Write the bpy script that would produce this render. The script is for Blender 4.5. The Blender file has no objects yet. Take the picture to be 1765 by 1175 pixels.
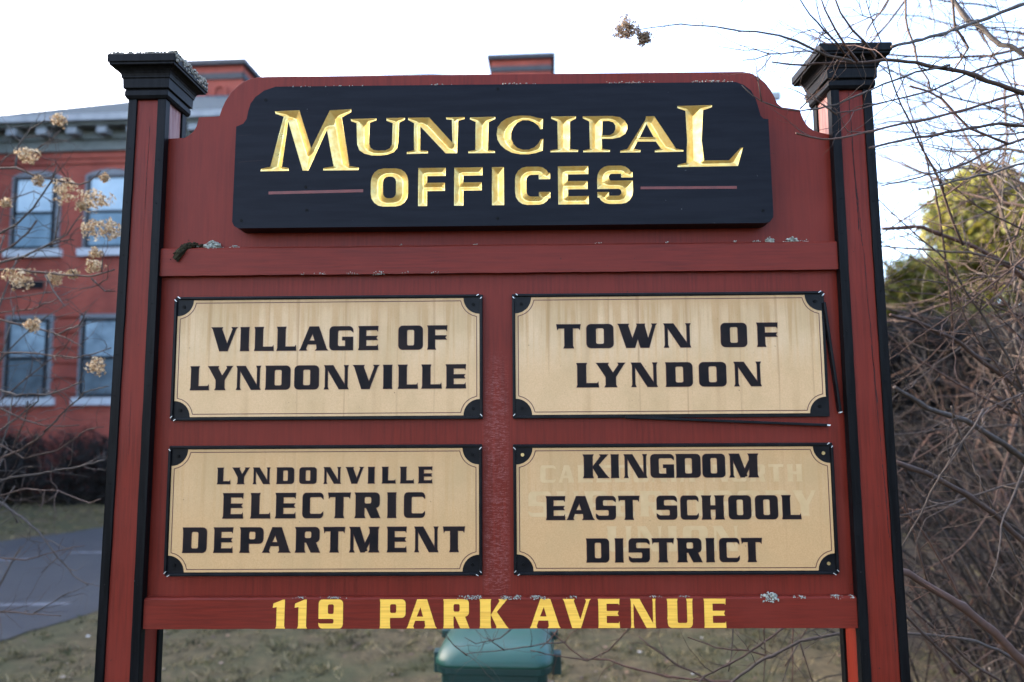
import bpy, bmesh, math, random
import numpy as np
from mathutils import Vector, Matrix
from mathutils.geometry import delaunay_2d_cdt

SC = bpy.context.scene
COL = SC.collection
random.seed(11); RNG = np.random.default_rng(7)
R_ = math.radians

# ---------------------------------------------------------------- camera
cam = bpy.data.cameras.new("camera"); cam_o = bpy.data.objects.new("camera", cam); COL.objects.link(cam_o)
cam.sensor_width = 36.0; cam.lens = 1200/1765*36.0; cam.clip_start = .05; cam.clip_end = 3000
cam_o.location = (.03, -1.86, 2.2)
cam_o.rotation_euler = (Matrix.Rotation(R_(.95), 4, 'Z') @ Matrix.Rotation(R_(95.45), 4, 'X') @ Matrix.Rotation(R_(-.38), 4, 'Z')).to_euler()
cam.dof.use_dof = True; cam.dof.focus_distance = 1.86; cam.dof.aperture_fstop = 1.9
SC.camera = cam_o

# ---------------------------------------------------------------- sky, sun, exposure
SUN_AZ, SUN_EL = R_(-70), R_(24)
world = bpy.data.worlds.new("World"); SC.world = world; world.use_nodes = True
wn = world.node_tree.nodes; sky = wn.new('ShaderNodeTexSky'); sky.sky_type = 'NISHITA'; sky.sun_disc = False
sky.sun_elevation = SUN_EL; sky.sun_rotation = SUN_AZ; sky.air_density = .7; sky.dust_density = 3.0; sky.ozone_density = .35
world.node_tree.links.new(sky.outputs[0], wn['Background'].inputs[0]); wn['Background'].inputs[1].default_value = .15
sl = bpy.data.lights.new("sun", 'SUN'); sl.energy = 2.5; sl.angle = R_(.5); sl.color = (1, .93, .82)
so = bpy.data.objects.new("sun", sl); COL.objects.link(so)
sd = Vector((math.sin(SUN_AZ)*math.cos(SUN_EL), math.cos(SUN_AZ)*math.cos(SUN_EL), math.sin(SUN_EL)))
so.rotation_euler = sd.to_track_quat('Z', 'Y').to_euler(); so.location = (-12, 8, 14)
SC.view_settings.view_transform = 'Standard'; SC.view_settings.look = 'None'; SC.view_settings.gamma = 1; SC.view_settings.exposure = 3.28
SC.view_settings.use_curve_mapping = False
SC.cycles.max_bounces = 8; SC.cycles.transparent_max_bounces = 8

TEXT={'VILLAGE': [(2.356,2.4193,[('V',-0.8071,-0.7406),('I',-0.7313,-0.7056),('L',-0.6917,-0.6402),('L',-0.631,-0.5796),('A',-0.5683,-0.4959),('G',-0.4893,-0.4268),('E',-0.4114,-0.3592),('O',-0.304,-0.2396),('F',-0.2264,-0.1743)]),(2.252,2.3147,[('L',-0.8614,-0.8116),('Y',-0.8127,-0.7501),('N',-0.7373,-0.6733),('D',-0.658,-0.5935),('O',-0.5813,-0.5169),('N',-0.5016,-0.4379),('V',-0.4231,-0.357),('I',-0.3453,-0.3193),('L',-0.3041,-0.2522),('L',-0.2411,-0.1888),('E',-0.1766,-0.1244)])],'TOWN': [(2.3561,2.4193,[('T',0.1186,0.182),('O',0.1983,0.2689),('W',0.282,0.3839),('N',0.4038,0.4737),('O',0.5544,0.6225),('F',0.6496,0.7041)]),(2.2522,2.3155,[('L',0.1705,0.2278),('Y',0.2241,0.2965),('N',0.3152,0.3828),('D',0.4072,0.4756),('O',0.4938,0.5642),('N',0.586,0.6558)])],'ELECTRIC': [(2.0043,2.046,[('L',-0.7799,-0.7459),('Y',-0.7387,-0.6971),('N',-0.6848,-0.6411),('D',-0.6216,-0.5775),('O',-0.5621,-0.5181),('N',-0.4976,-0.4541),('V',-0.4387,-0.3943),('I',-0.382,-0.3636),('L',-0.3442,-0.3095),('L',-0.2962,-0.2611),('E',-0.2483,-0.2127)]),(1.9155,1.9798,[('E',-0.7629,-0.7097),('L',-0.6892,-0.638),('E',-0.6237,-0.5711),('C',-0.5522,-0.4986),('T',-0.4849,-0.4268),('R',-0.4146,-0.3505),('I',-0.3306,-0.3057),('C',-0.2854,-0.2316)]),(1.8279,1.8916,[('D',-0.8647,-0.8034),('E',-0.784,-0.7345),('P',-0.7151,-0.6545),('A',-0.654,-0.5843),('R',-0.5696,-0.5071),('T',-0.4954,-0.4401),('M',-0.4275,-0.351),('E',-0.3292,-0.2791),('N',-0.2574,-0.1968),('T',-0.1827,-0.1272)])],'KINGDOM': [(2.0154,2.0753,[('K',0.1838,0.2476),('I',0.2553,0.2774),('N',0.2907,0.3493),('G',0.3596,0.4196),('D',0.4272,0.4887),('O',0.4949,0.5527),('M',0.5644,0.639)]),(1.9083,1.9681,[('E',0.0857,0.1344),('A',0.141,0.2086),('S',0.2153,0.2659),('T',0.2736,0.3277),('S',0.3731,0.4246),('C',0.4348,0.4802),('H',0.4894,0.5468),('O',0.5591,0.616),('O',0.6277,0.685),('L',0.6962,0.7443)]),(1.8005,1.8598,[('D',0.1899,0.2464),('I',0.2616,0.2845),('S',0.2982,0.351),('T',0.3581,0.4139),('R',0.423,0.4843),('I',0.496,0.5187),('C',0.5314,0.5819),('T',0.588,0.6405)])],'GHOST': [(2.0037,2.0481,[('C',0.0712,0.1111),('A',0.1199,0.1597),('L',0.1685,0.2083),('E',0.217,0.2568),('D',0.2656,0.3053),('O',0.314,0.3537),('N',0.3625,0.4021),('I',0.4109,0.4267),('A',0.4355,0.4751),('N',0.5202,0.5598),('O',0.5685,0.608),('R',0.6167,0.6562),('T',0.6649,0.7043),('H',0.713,0.7524)]),(1.9161,1.9809,[('S',0.0396,0.0991),('U',0.1121,0.1715),('P',0.1846,0.2439),('E',0.257,0.3162),('R',0.3292,0.3884),('V',0.4014,0.4605),('I',0.4735,0.4971),('S',0.5101,0.569),('O',0.582,0.6409),('R',0.6539,0.7127),('Y',0.7256,0.7844)]),(1.827,1.8913,[('U',0.2419,0.3062),('N',0.3203,0.3845),('I',0.3986,0.4243),('O',0.4384,0.5024),('N',0.5165,0.5805)])],'STREET': [(1.6393,1.7115,[('1',-0.6206,-0.5874),('1',-0.5642,-0.531),('9',-0.5021,-0.439),('P',-0.3445,-0.2779),('A',-0.2737,-0.1989),('R',-0.1811,-0.1153),('K',-0.0881,-0.0168),('A',0.0417,0.1176),('V',0.1259,0.1956),('E',0.2144,0.2696),('N',0.2972,0.3617),('U',0.3898,0.4559),('E',0.4834,0.5394)])],'OFFICES': [(2.7347,2.8389,[('O',-0.3742,-0.2743),('F',-0.2475,-0.1741),('F',-0.1513,-0.0755),('I',-0.0505,-0.0186),('C',0.0109,0.1045),('E',0.1254,0.2061),('S',0.2292,0.3236)])]}
SERIF=[('+',[(-0.6371,3.0017),(-0.571,3.004),(-0.5366,2.8971),(-0.4883,3.0023),(-0.4304,3.0048),(-0.4303,2.9965),(-0.4554,2.9821),(-0.4324,2.8471),(-0.4071,2.8423),(-0.4079,2.8355),(-0.503,2.8353),(-0.5026,2.8421),(-0.4753,2.8463),(-0.4949,2.9482),(-0.5428,2.8358),(-0.5583,2.836),(-0.6006,2.974),(-0.614,2.8472),(-0.5961,2.8433),(-0.596,2.836),(-0.6722,2.8352),(-0.6707,2.8424),(-0.6459,2.8476),(-0.613,2.9866),(-0.6355,2.9948)]),('+',[(-0.4309,2.9772),(-0.361,2.978),(-0.3618,2.9725),(-0.3795,2.9663),(-0.3801,2.9078),(-0.3769,2.8978),(-0.3688,2.8908),(-0.3533,2.8883),(-0.3356,2.889),(-0.3246,2.8943),(-0.319,2.9047),(-0.3173,2.9641),(-0.3343,2.9712),(-0.3344,2.9786),(-0.2846,2.9792),(-0.2846,2.9737),(-0.3,2.9652),(-0.3018,2.9113),(-0.3043,2.8954),(-0.3135,2.8833),(-0.3311,2.8767),(-0.3509,2.8747),(-0.3731,2.8754),(-0.3931,2.8807),(-0.4065,2.8899),(-0.4125,2.906),(-0.4151,2.9655),(-0.4299,2.9712)]),('+',[(-0.2757,2.9787),(-0.2189,2.9788),(-0.1559,2.9071),(-0.1578,2.9711),(-0.1724,2.9726),(-0.1733,2.9781),(-0.1237,2.9784),(-0.1237,2.9729),(-0.1405,2.9685),(-0.1435,2.8783),(-0.1744,2.8787),(-0.2432,2.9548),(-0.2419,2.8878),(-0.222,2.8853),(-0.222,2.8793),(-0.2789,2.8778),(-0.2781,2.8837),(-0.2596,2.888),(-0.2596,2.9633),(-0.2757,2.9727)]),('+',[(-0.1091,2.9772),(-0.0409,2.9781),(-0.041,2.9722),(-0.0587,2.9637),(-0.0607,2.8863),(-0.0422,2.8834),(-0.0422,2.8779),(-0.1135,2.8779),(-0.1135,2.8834),(-0.095,2.8868),(-0.0936,2.9642),(-0.1091,2.9718)]),('+',[(0.0872,2.9708),(0.086,2.9426),(0.0799,2.9417),(0.0738,2.9528),(0.0616,2.9621),(0.0484,2.9673),(0.0329,2.9679),(0.0183,2.9608),(0.0077,2.9482),(0.0014,2.9323),(0.0013,2.9164),(0.0073,2.9018),(0.0178,2.8916),(0.0323,2.886),(0.0485,2.8858),(0.0631,2.8919),(0.0742,2.9027),(0.0809,2.9144),(0.0875,2.9152),(0.0854,2.8826),(0.0673,2.8765),(0.0476,2.8731),(0.0256,2.8734),(0.0037,2.8778),(-0.0139,2.8875),(-0.027,2.8995),(-0.0353,2.9146),(-0.0374,2.9283),(-0.0347,2.9488),(-0.0249,2.9633),(-0.0112,2.9727),(0.0065,2.9788),(0.0264,2.9808),(0.0529,2.9796),(0.0727,2.9738)]),('+',[(0.1093,2.9769),(0.1754,2.9765),(0.1753,2.9705),(0.1594,2.9621),(0.1583,2.8862),(0.1801,2.8832),(0.1792,2.8777),(0.106,2.8778),(0.1065,2.8832),(0.1258,2.8866),(0.1259,2.9625),(0.1093,2.9705)]),('+',[(0.1939,2.9762),(0.2731,2.976),(0.2928,2.9725),(0.3058,2.9632),(0.3125,2.9508),(0.3123,2.9386),(0.3063,2.9259),(0.2916,2.9166),(0.2718,2.9128),(0.2433,2.9131),(0.2441,2.8859),(0.2651,2.882),(0.2645,2.8766),(0.1932,2.8766),(0.1937,2.8821),(0.2113,2.8855),(0.2113,2.9614),(0.1943,2.9703)]),('-',[(0.2465,2.9622),(0.264,2.9624),(0.2749,2.9582),(0.2805,2.9499),(0.2803,2.939),(0.2752,2.9286),(0.2655,2.9228),(0.2448,2.9222)]),('+',[(0.3631,2.9738),(0.385,2.974),(0.4407,2.8833),(0.4603,2.8795),(0.4597,2.875),(0.3838,2.8742),(0.3839,2.8796),(0.4002,2.8839),(0.3876,2.9035),(0.3386,2.9042),(0.3281,2.8839),(0.3464,2.881),(0.3454,2.8747),(0.2916,2.8745),(0.2922,2.8799),(0.3106,2.8842),(0.3607,2.9638)]),('-',[(0.3639,2.9524),(0.3818,2.9158),(0.345,2.9163)]),('+',[(0.4477,3.0014),(0.5402,3.0024),(0.5391,2.9964),(0.5157,2.989),(0.509,2.905),(0.5146,2.8499),(0.5798,2.85),(0.6115,2.8833),(0.618,2.8842),(0.6031,2.834),(0.4428,2.8329),(0.4434,2.8391),(0.4666,2.8447),(0.4706,2.9056),(0.4687,2.9874),(0.4475,2.9955)])]
HEADER=[(-0.6374,3.0714),(-0.6688,3.0604),(-0.692,3.0427),(-0.7042,3.0249),(-0.7099,3.0054),(-0.7139,2.9811),(-0.723,2.9682),(-0.7417,2.9604),(-0.7444,2.6978),(-0.7394,2.6867),(-0.7283,2.6802),(-0.7128,2.6801),(0.6669,2.6788),(0.6807,2.6817),(0.6903,2.6941),(0.6909,2.7081),(0.6886,2.9615),(0.6754,2.9633),(0.6681,2.9714),(0.6642,2.9892),(0.6575,3.0167),(0.6461,3.0411),(0.6267,3.0575),(0.6053,3.066)]
RULES=[[(-0.6486,2.7791),(-0.3946,2.7824),(-0.3945,2.7745),(-0.6483,2.7712)],[(0.3437,2.7806),(0.5977,2.7791),(0.5975,2.772),(0.3435,2.7735)]]
HSCREWS=[(-0.6633,3.0342),(-0.7196,2.7007),(-0.5445,2.7271),(-0.0338,3.056),(-0.0354,2.6992),(0.6637,2.7116),(-0.549,2.7907)]
PANELTOP=[(-0.9091,2.9537),(-0.8979,2.9603),(-0.8853,2.9718),(-0.8777,2.9851),(-0.8734,3.0018),(-0.8721,3.0126),(-0.8135,3.015),(-0.8077,3.0361),(-0.7986,3.0578),(-0.7847,3.0813),(-0.7689,3.0996),(-0.7513,3.1129),(-0.7287,3.1227),(-0.7075,3.1266),(-0.683,3.128),(0.6431,3.1222),(0.6685,3.1168),(0.6872,3.1048),(0.7041,3.0895),(0.7191,3.0676),(0.7293,3.0458),(0.735,3.0299),(0.7473,3.0189),(0.7961,3.0108),(0.8001,2.995),(0.8086,2.9734),(0.8176,2.9618),(0.8293,2.9525),(0.8462,2.9457),(0.8656,2.9413)]
RIGHT_BRANCHES=[[(1.371,-0.05,3.025,0.0056),(1.292,-0.067,3.043,0.0051),(1.199,-0.084,3.07,0.0047),(1.126,-0.101,3.078,0.0043),(1.056,-0.118,3.083,0.0039),(0.965,-0.135,3.082,0.0035),(0.875,-0.152,3.069,0.003),(0.8,-0.169,3.056,0.0026),(0.74,-0.186,3.044,0.0022),(0.694,-0.203,3.041,0.0019),(0.643,-0.22,3.036,0.0015)],[(0.857,-0.18,3.056,0.003),(0.79,-0.193,3.061,0.0028),(0.745,-0.207,3.072,0.0025),(0.705,-0.22,3.087,0.0023),(0.658,-0.233,3.095,0.002),(0.603,-0.247,3.1,0.0018),(0.561,-0.26,3.098,0.0016),(0.468,-0.273,3.105,0.0013),(0.376,-0.287,3.101,0.0011),(0.305,-0.3,3.083,0.0009)],[(0.859,-0.17,3.066,0.0026),(0.808,-0.215,3.083,0.0022),(0.759,-0.26,3.092,0.0018),(0.709,-0.305,3.111,0.0014),(0.666,-0.35,3.129,0.0011)],[(0.875,-0.17,3.062,0.003),(0.833,-0.202,3.087,0.0025),(0.792,-0.235,3.11,0.002),(0.754,-0.267,3.143,0.0016),(0.73,-0.3,3.159,0.0011)],[(0.924,-0.16,3.076,0.0031),(0.89,-0.182,3.104,0.0026),(0.851,-0.205,3.126,0.0022),(0.814,-0.228,3.158,0.0018),(0.788,-0.25,3.189,0.0013)],[(0.992,-0.12,3.124,0.0031),(1.071,-0.056,3.164,0.0034),(1.179,0.008,3.222,0.0038),(1.279,0.072,3.276,0.0041),(1.415,0.136,3.346,0.0045),(1.623,0.2,3.446,0.0049)],[(1.516,0.1,2.995,0.004),(1.37,0.057,2.98,0.0037),(1.266,0.014,2.953,0.0035),(1.164,-0.029,2.926,0.0032),(1.07,-0.071,2.897,0.003),(0.989,-0.114,2.87,0.0027),(0.921,-0.157,2.842,0.0025),(0.875,-0.2,2.821,0.0023)],[(1.486,0.05,3.08,0.0034),(1.352,0.023,3.042,0.0032),(1.262,-0.005,3.01,0.0031),(1.161,-0.032,2.976,0.0029),(1.08,-0.059,2.948,0.0028),(1.002,-0.086,2.926,0.0026),(0.926,-0.114,2.901,0.0025),(0.871,-0.141,2.881,0.0023),(0.818,-0.168,2.862,0.0022),(0.766,-0.195,2.849,0.002),(0.723,-0.223,2.843,0.0019),(0.682,-0.25,2.84,0.0018)],[(1.494,0.05,3.187,0.0029),(1.351,0.011,3.134,0.0026),(1.236,-0.027,3.088,0.0024),(1.124,-0.066,3.032,0.0021),(1.037,-0.104,2.998,0.0019),(0.954,-0.143,2.966,0.0017),(0.874,-0.181,2.933,0.0014),(0.786,-0.22,2.9,0.0012)],[(1.148,-0.1,3.08,0.0024),(1.052,-0.122,3.053,0.0022),(0.977,-0.144,3.022,0.0021),(0.905,-0.167,2.988,0.0019),(0.813,-0.189,2.943,0.0017),(0.756,-0.211,2.92,0.0016),(0.7,-0.233,2.905,0.0014),(0.65,-0.256,2.902,0.0013),(0.593,-0.278,2.91,0.0011),(0.543,-0.3,2.941,0.001)],[(0.585,-0.3,2.9,0.0013),(0.578,-0.3,2.948,0.001),(0.574,-0.3,2.991,0.0008)],[(0.672,-0.3,2.878,0.0013),(0.703,-0.3,2.912,0.0011),(0.73,-0.3,2.933,0.0009)],[(0.783,-0.25,2.89,0.0015),(0.739,-0.25,2.922,0.0012),(0.697,-0.25,2.964,0.0009)],[(0.757,-0.2,3.065,0.0016),(0.725,-0.225,3.057,0.0014),(0.627,-0.25,3.039,0.0012),(0.583,-0.275,3.013,0.001),(0.545,-0.3,2.999,0.0008)],[(0.609,-0.3,3.013,0.0011),(0.576,-0.3,3.025,0.0009),(0.546,-0.3,3.028,0.0008),(0.493,-0.3,3.035,0.0006)],[(0.609,-0.3,3.013,0.0011),(0.592,-0.3,2.988,0.0009),(0.574,-0.3,2.97,0.0006)],[(1.589,0.2,3.009,0.0036),(1.453,0.15,2.962,0.0032),(1.348,0.1,2.912,0.0028),(1.247,0.05,2.863,0.0025),(1.15,0.0,2.828,0.0021),(1.054,-0.05,2.79,0.0018),(0.953,-0.1,2.759,0.0014)],[(1.659,0.3,2.967,0.0035),(1.478,0.225,2.907,0.003),(1.331,0.15,2.859,0.0025),(1.206,0.075,2.818,0.002),(1.103,0.0,2.783,0.0015)],[(1.16,0.1,3.401,0.0027),(1.163,0.1,3.294,0.0025),(1.179,0.1,3.245,0.0023),(1.189,0.1,3.187,0.0021),(1.213,0.1,3.143,0.0018),(1.219,0.1,3.113,0.0016)],[(1.43,0.1,2.948,0.0032),(1.382,0.1,2.964,0.003),(1.322,0.1,2.993,0.0029),(1.289,0.1,3.037,0.0027),(1.251,0.1,3.084,0.0025),(1.207,0.1,3.111,0.0023),(1.157,0.1,3.124,0.0022)],[(1.424,0.3,3.521,0.0036),(1.447,0.325,3.417,0.0033),(1.5,0.35,3.364,0.003),(1.487,0.375,3.333,0.0028),(1.47,0.4,3.306,0.0025)],[(1.471,0.4,3.624,0.0063),(1.5,0.387,3.529,0.0064),(1.519,0.375,3.472,0.0064),(1.551,0.363,3.442,0.0065),(1.571,0.35,3.407,0.0066),(1.597,0.338,3.368,0.0066),(1.618,0.325,3.355,0.0067),(1.658,0.313,3.312,0.0068),(1.702,0.3,3.291,0.0068)],[(1.347,0.5,3.421,0.0015),(1.411,0.557,3.266,0.0018),(1.484,0.614,3.138,0.0022),(1.539,0.671,3.049,0.0026),(1.598,0.729,2.895,0.0031),(1.647,0.786,2.747,0.0035),(1.689,0.843,2.594,0.0039),(1.731,0.9,2.473,0.0044)],[(2.093,0.9,2.655,0.0083),(1.988,0.86,2.69,0.0076),(1.833,0.82,2.773,0.007),(1.673,0.78,2.831,0.0064),(1.538,0.74,2.867,0.0058),(1.37,0.7,2.852,0.0052)],[(2.057,0.9,2.191,0.008),(1.941,0.84,2.247,0.0074),(1.777,0.78,2.349,0.0068),(1.611,0.72,2.447,0.0063),(1.446,0.66,2.505,0.0058),(1.322,0.6,2.521,0.0052)],[(2.11,1.0,1.925,0.0121),(1.978,0.92,1.989,0.0109),(1.833,0.84,2.061,0.0097),(1.66,0.76,2.138,0.0086),(1.481,0.68,2.186,0.0075),(1.324,0.6,2.264,0.0065)],[(1.868,0.7,1.65,0.009),(1.774,0.66,1.722,0.0088),(1.646,0.62,1.826,0.0085),(1.529,0.58,1.902,0.0082),(1.385,0.54,1.969,0.008),(1.264,0.5,2.009,0.0077)],[(1.711,0.5,1.284,0.0134),(1.623,0.483,1.378,0.0126),(1.527,0.467,1.478,0.0119),(1.425,0.45,1.558,0.0111),(1.323,0.433,1.62,0.0103),(1.233,0.417,1.674,0.0095),(1.166,0.4,1.698,0.0087)],[(1.49,0.5,1.284,0.0045),(1.427,0.475,1.349,0.0043),(1.322,0.45,1.452,0.0041),(1.235,0.425,1.534,0.0039),(1.177,0.4,1.583,0.0038)],[(1.767,0.6,1.301,0.0047),(1.695,0.591,1.327,0.0046),(1.603,0.582,1.379,0.0045),(1.519,0.573,1.415,0.0044),(1.406,0.564,1.435,0.0043),(1.307,0.555,1.444,0.0042),(1.169,0.545,1.449,0.0041),(1.076,0.536,1.453,0.004),(0.929,0.527,1.429,0.0039),(0.811,0.518,1.372,0.0038),(0.699,0.509,1.309,0.0037),(0.645,0.5,1.275,0.0036)],[(1.714,0.7,1.216,0.0042),(1.656,0.675,1.253,0.004),(1.548,0.65,1.325,0.0038),(1.441,0.625,1.429,0.0036),(1.337,0.6,1.517,0.0035)],[(1.631,0.8,1.498,0.0034),(1.538,0.767,1.645,0.003),(1.467,0.733,1.746,0.0027),(1.382,0.7,1.837,0.0023)],[(1.511,0.8,1.546,0.0034),(1.486,0.767,1.571,0.0031),(1.438,0.733,1.738,0.0029),(1.385,0.7,1.88,0.0027)],[(1.518,0.6,2.194,0.0029),(1.583,0.66,2.071,0.0031),(1.677,0.72,1.934,0.0033),(1.764,0.78,1.787,0.0035),(1.858,0.84,1.658,0.0037),(1.96,0.9,1.51,0.0039)],[(0.979,0.8,1.392,0.0037),(0.805,0.733,1.311,0.0031),(0.648,0.667,1.266,0.0025),(0.584,0.6,1.255,0.0019)],[(0.928,0.8,1.284,0.0031),(0.832,0.767,1.321,0.0025),(0.707,0.733,1.345,0.002),(0.607,0.7,1.385,0.0015)],[(0.726,0.8,1.188,0.0034),(0.608,0.833,1.237,0.003),(0.496,0.867,1.305,0.0026),(0.459,0.9,1.33,0.0021)],[(0.82,0.9,1.383,0.0025),(0.814,0.9,1.298,0.0021),(0.8,0.9,1.198,0.0018)],[(0.943,0.9,1.383,0.0025),(0.936,0.9,1.277,0.0021),(0.925,0.9,1.15,0.0018)],[(1.051,0.9,1.383,0.0028),(1.044,0.9,1.277,0.0023),(1.036,0.9,1.15,0.0018)],[(1.031,0.8,1.341,0.0027),(1.049,0.8,1.269,0.0021),(1.074,0.8,1.178,0.0015)],[(1.031,0.8,1.341,0.0027),(0.99,0.8,1.269,0.0021),(0.955,0.8,1.188,0.0015)],[(1.081,0.8,1.413,0.0027),(1.036,0.8,1.351,0.0021),(0.973,0.8,1.249,0.0015)],[(0.809,0.9,1.162,0.0039),(0.569,0.92,1.172,0.0035),(0.439,0.94,1.195,0.0031),(0.351,0.96,1.218,0.0027),(0.26,0.98,1.211,0.0023),(0.135,1.0,1.31,0.0018)],[(0.431,0.9,1.363,0.0028),(0.347,0.925,1.262,0.0025),(0.267,0.95,1.221,0.0022),(0.151,0.975,1.23,0.0018),(0.049,1.0,1.244,0.0015)],[(0.187,1.0,1.275,0.0026),(0.107,1.0,1.266,0.0023),(0.049,1.0,1.253,0.0021),(-0.054,1.0,1.242,0.0018),(-0.123,1.0,1.237,0.0015),(-0.215,1.0,1.229,0.0013)],[(-0.054,1.0,1.242,0.0022),(-0.1,1.0,1.271,0.0017),(-0.128,1.0,1.293,0.0011)],[(0.153,1.0,1.322,0.0024),(0.107,1.0,1.271,0.0018),(0.084,1.0,1.248,0.0013)],[(-0.202,1.0,1.226,0.0022),(-0.25,1.0,1.262,0.0017),(-0.285,1.0,1.311,0.0011)],[(-0.031,1.0,1.322,0.0024),(-0.072,1.0,1.288,0.002),(-0.169,1.0,1.271,0.0015),(-0.215,1.0,1.293,0.0011)]]
LEFT_BRANCHES=[[(-2.256,1.0,3.237,0.0047),(-2.113,0.967,3.223,0.0041),(-1.984,0.933,3.172,0.0036),(-1.86,0.9,3.137,0.0031),(-1.772,0.867,3.118,0.0026),(-1.713,0.833,3.116,0.0021),(-1.642,0.8,3.147,0.0017)],[(-2.138,1.0,3.235,0.0036),(-2.136,1.0,3.333,0.0029),(-2.093,1.0,3.402,0.0022),(-2.082,1.0,3.43,0.0014)],[(-2.21,1.1,3.335,0.0026),(-2.145,1.1,3.342,0.0022),(-2.057,1.1,3.399,0.0019),(-2.018,1.1,3.439,0.0015)],[(-2.241,1.2,3.486,0.0023),(-2.173,1.2,3.529,0.0018),(-2.105,1.2,3.523,0.0013)],[(-2.227,1.0,2.795,0.0053),(-2.031,0.94,2.776,0.0047),(-1.859,0.88,2.753,0.0041),(-1.733,0.82,2.731,0.0036),(-1.632,0.76,2.712,0.003),(-1.512,0.7,2.728,0.0025)],[(-1.912,0.9,2.746,0.0037),(-1.838,0.85,2.672,0.0027),(-1.757,0.8,2.601,0.0016)],[(-1.66,0.8,2.715,0.0029),(-1.605,0.8,2.668,0.0024),(-1.566,0.8,2.668,0.002)],[(-2.236,1.0,2.925,0.0043),(-2.116,0.975,2.972,0.0037),(-2.023,0.95,3.046,0.0031),(-1.931,0.925,3.147,0.0026),(-1.897,0.9,3.194,0.0021)],[(-2.309,1.1,2.862,0.0033),(-2.192,1.1,2.928,0.0032),(-2.127,1.1,3.0,0.0031),(-2.103,1.1,3.034,0.0029)],[(-2.228,1.0,2.813,0.0046),(-2.061,0.975,2.845,0.0038),(-1.945,0.95,2.885,0.003),(-1.852,0.925,2.917,0.0023),(-1.773,0.9,3.002,0.0015)],[(-1.98,1.0,2.897,0.0032),(-1.882,1.0,2.924,0.0025),(-1.867,1.0,2.921,0.0018)],[(-1.949,1.0,2.917,0.0028),(-1.94,1.0,3.06,0.0018)],[(-2.292,1.1,2.601,0.0044),(-2.098,1.05,2.566,0.0036),(-1.959,1.0,2.529,0.003),(-1.846,0.95,2.494,0.0023),(-1.744,0.9,2.453,0.0017)],[(-2.375,1.2,2.691,0.003),(-2.182,1.2,2.723,0.0023),(-2.051,1.2,2.733,0.0015)],[(-2.45,1.3,2.65,0.0027),(-2.226,1.267,2.662,0.0024),(-2.129,1.233,2.689,0.002),(-2.046,1.2,2.701,0.0017)],[(-1.987,1.1,2.525,0.0029),(-1.861,1.05,2.564,0.0023),(-1.804,1.0,2.616,0.0017)],[(-2.36,1.2,2.463,0.0034),(-2.136,1.14,2.451,0.003),(-1.976,1.08,2.433,0.0026),(-1.846,1.02,2.418,0.0022),(-1.731,0.96,2.427,0.0019),(-1.629,0.9,2.447,0.0015)],[(-2.273,1.1,2.307,0.004),(-2.114,1.05,2.26,0.0033),(-1.958,1.0,2.263,0.0028),(-1.835,0.95,2.292,0.0022),(-1.732,0.9,2.318,0.0017)],[(-2.345,1.2,2.233,0.0037),(-2.158,1.167,2.164,0.003),(-2.044,1.133,2.136,0.0024),(-1.87,1.1,2.136,0.0018)],[(-2.019,1.1,2.11,0.0032),(-1.874,1.0,2.191,0.0026),(-1.73,0.9,2.271,0.0021),(-1.573,0.8,2.293,0.0016)],[(-2.327,1.2,1.959,0.004),(-2.153,1.15,2.034,0.0034),(-2.019,1.1,2.102,0.0029)],[(-2.335,1.2,2.08,0.0037),(-2.179,1.167,2.176,0.003),(-2.083,1.133,2.244,0.0024),(-2.057,1.1,2.293,0.0018)],[(-2.301,1.3,2.01,0.003),(-2.205,1.25,2.155,0.0026),(-2.164,1.2,2.245,0.0022)],[(-2.323,1.2,1.891,0.0033),(-2.044,1.133,1.933,0.003),(-1.845,1.067,1.965,0.0027),(-1.697,1.0,1.995,0.0024)],[(-2.318,1.2,1.821,0.0033),(-2.116,1.15,1.868,0.0029),(-1.948,1.1,1.863,0.0025),(-1.775,1.05,1.818,0.0021),(-1.697,1.0,1.839,0.0017)],[(-2.32,1.2,1.841,0.0048),(-2.253,1.183,1.808,0.0043),(-2.148,1.167,1.748,0.0038),(-2.059,1.15,1.687,0.0034),(-1.954,1.133,1.578,0.003),(-1.877,1.117,1.512,0.0025),(-1.796,1.1,1.476,0.0021)],[(-2.302,1.2,1.58,0.0033),(-2.214,1.175,1.57,0.0028),(-2.097,1.15,1.566,0.0023),(-1.977,1.125,1.602,0.0019),(-1.819,1.1,1.635,0.0014)],[(-1.932,1.1,1.585,0.0021),(-1.965,1.1,1.552,0.0016),(-1.999,1.1,1.517,0.001)],[(-2.287,1.2,1.343,0.004),(-2.211,1.167,1.345,0.0031),(-2.055,1.133,1.347,0.0022),(-1.902,1.1,1.347,0.0014)],[(-2.091,1.2,1.331,0.0023),(-2.01,1.2,1.372,0.0017),(-1.937,1.2,1.42,0.0011)],[(-2.309,1.2,2.067,0.0029),(-2.156,1.175,1.992,0.0026),(-1.988,1.15,2.03,0.0022),(-1.85,1.125,2.118,0.0018),(-1.76,1.1,2.13,0.0014)],[(-2.256,1.3,1.7,0.0026),(-2.276,1.25,1.784,0.002),(-2.321,1.2,1.866,0.0015)],[(-2.294,1.2,2.246,0.0026),(-2.145,1.2,2.373,0.0022),(-2.021,1.2,2.476,0.0017),(-1.948,1.2,2.58,0.0013)],[(-2.306,1.2,2.426,0.0026),(-2.22,1.2,2.53,0.0022),(-2.107,1.2,2.62,0.0017),(-2.006,1.2,2.685,0.0013)],[(-2.483,1.3,3.146,0.0028),(-2.348,1.3,3.2,0.0024),(-2.267,1.3,3.227,0.002),(-2.181,1.3,3.17,0.0016)],[(-2.492,1.3,3.286,0.0026),(-2.416,1.3,3.398,0.0022),(-2.336,1.3,3.454,0.0019),(-2.278,1.3,3.419,0.0016)]]
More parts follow.
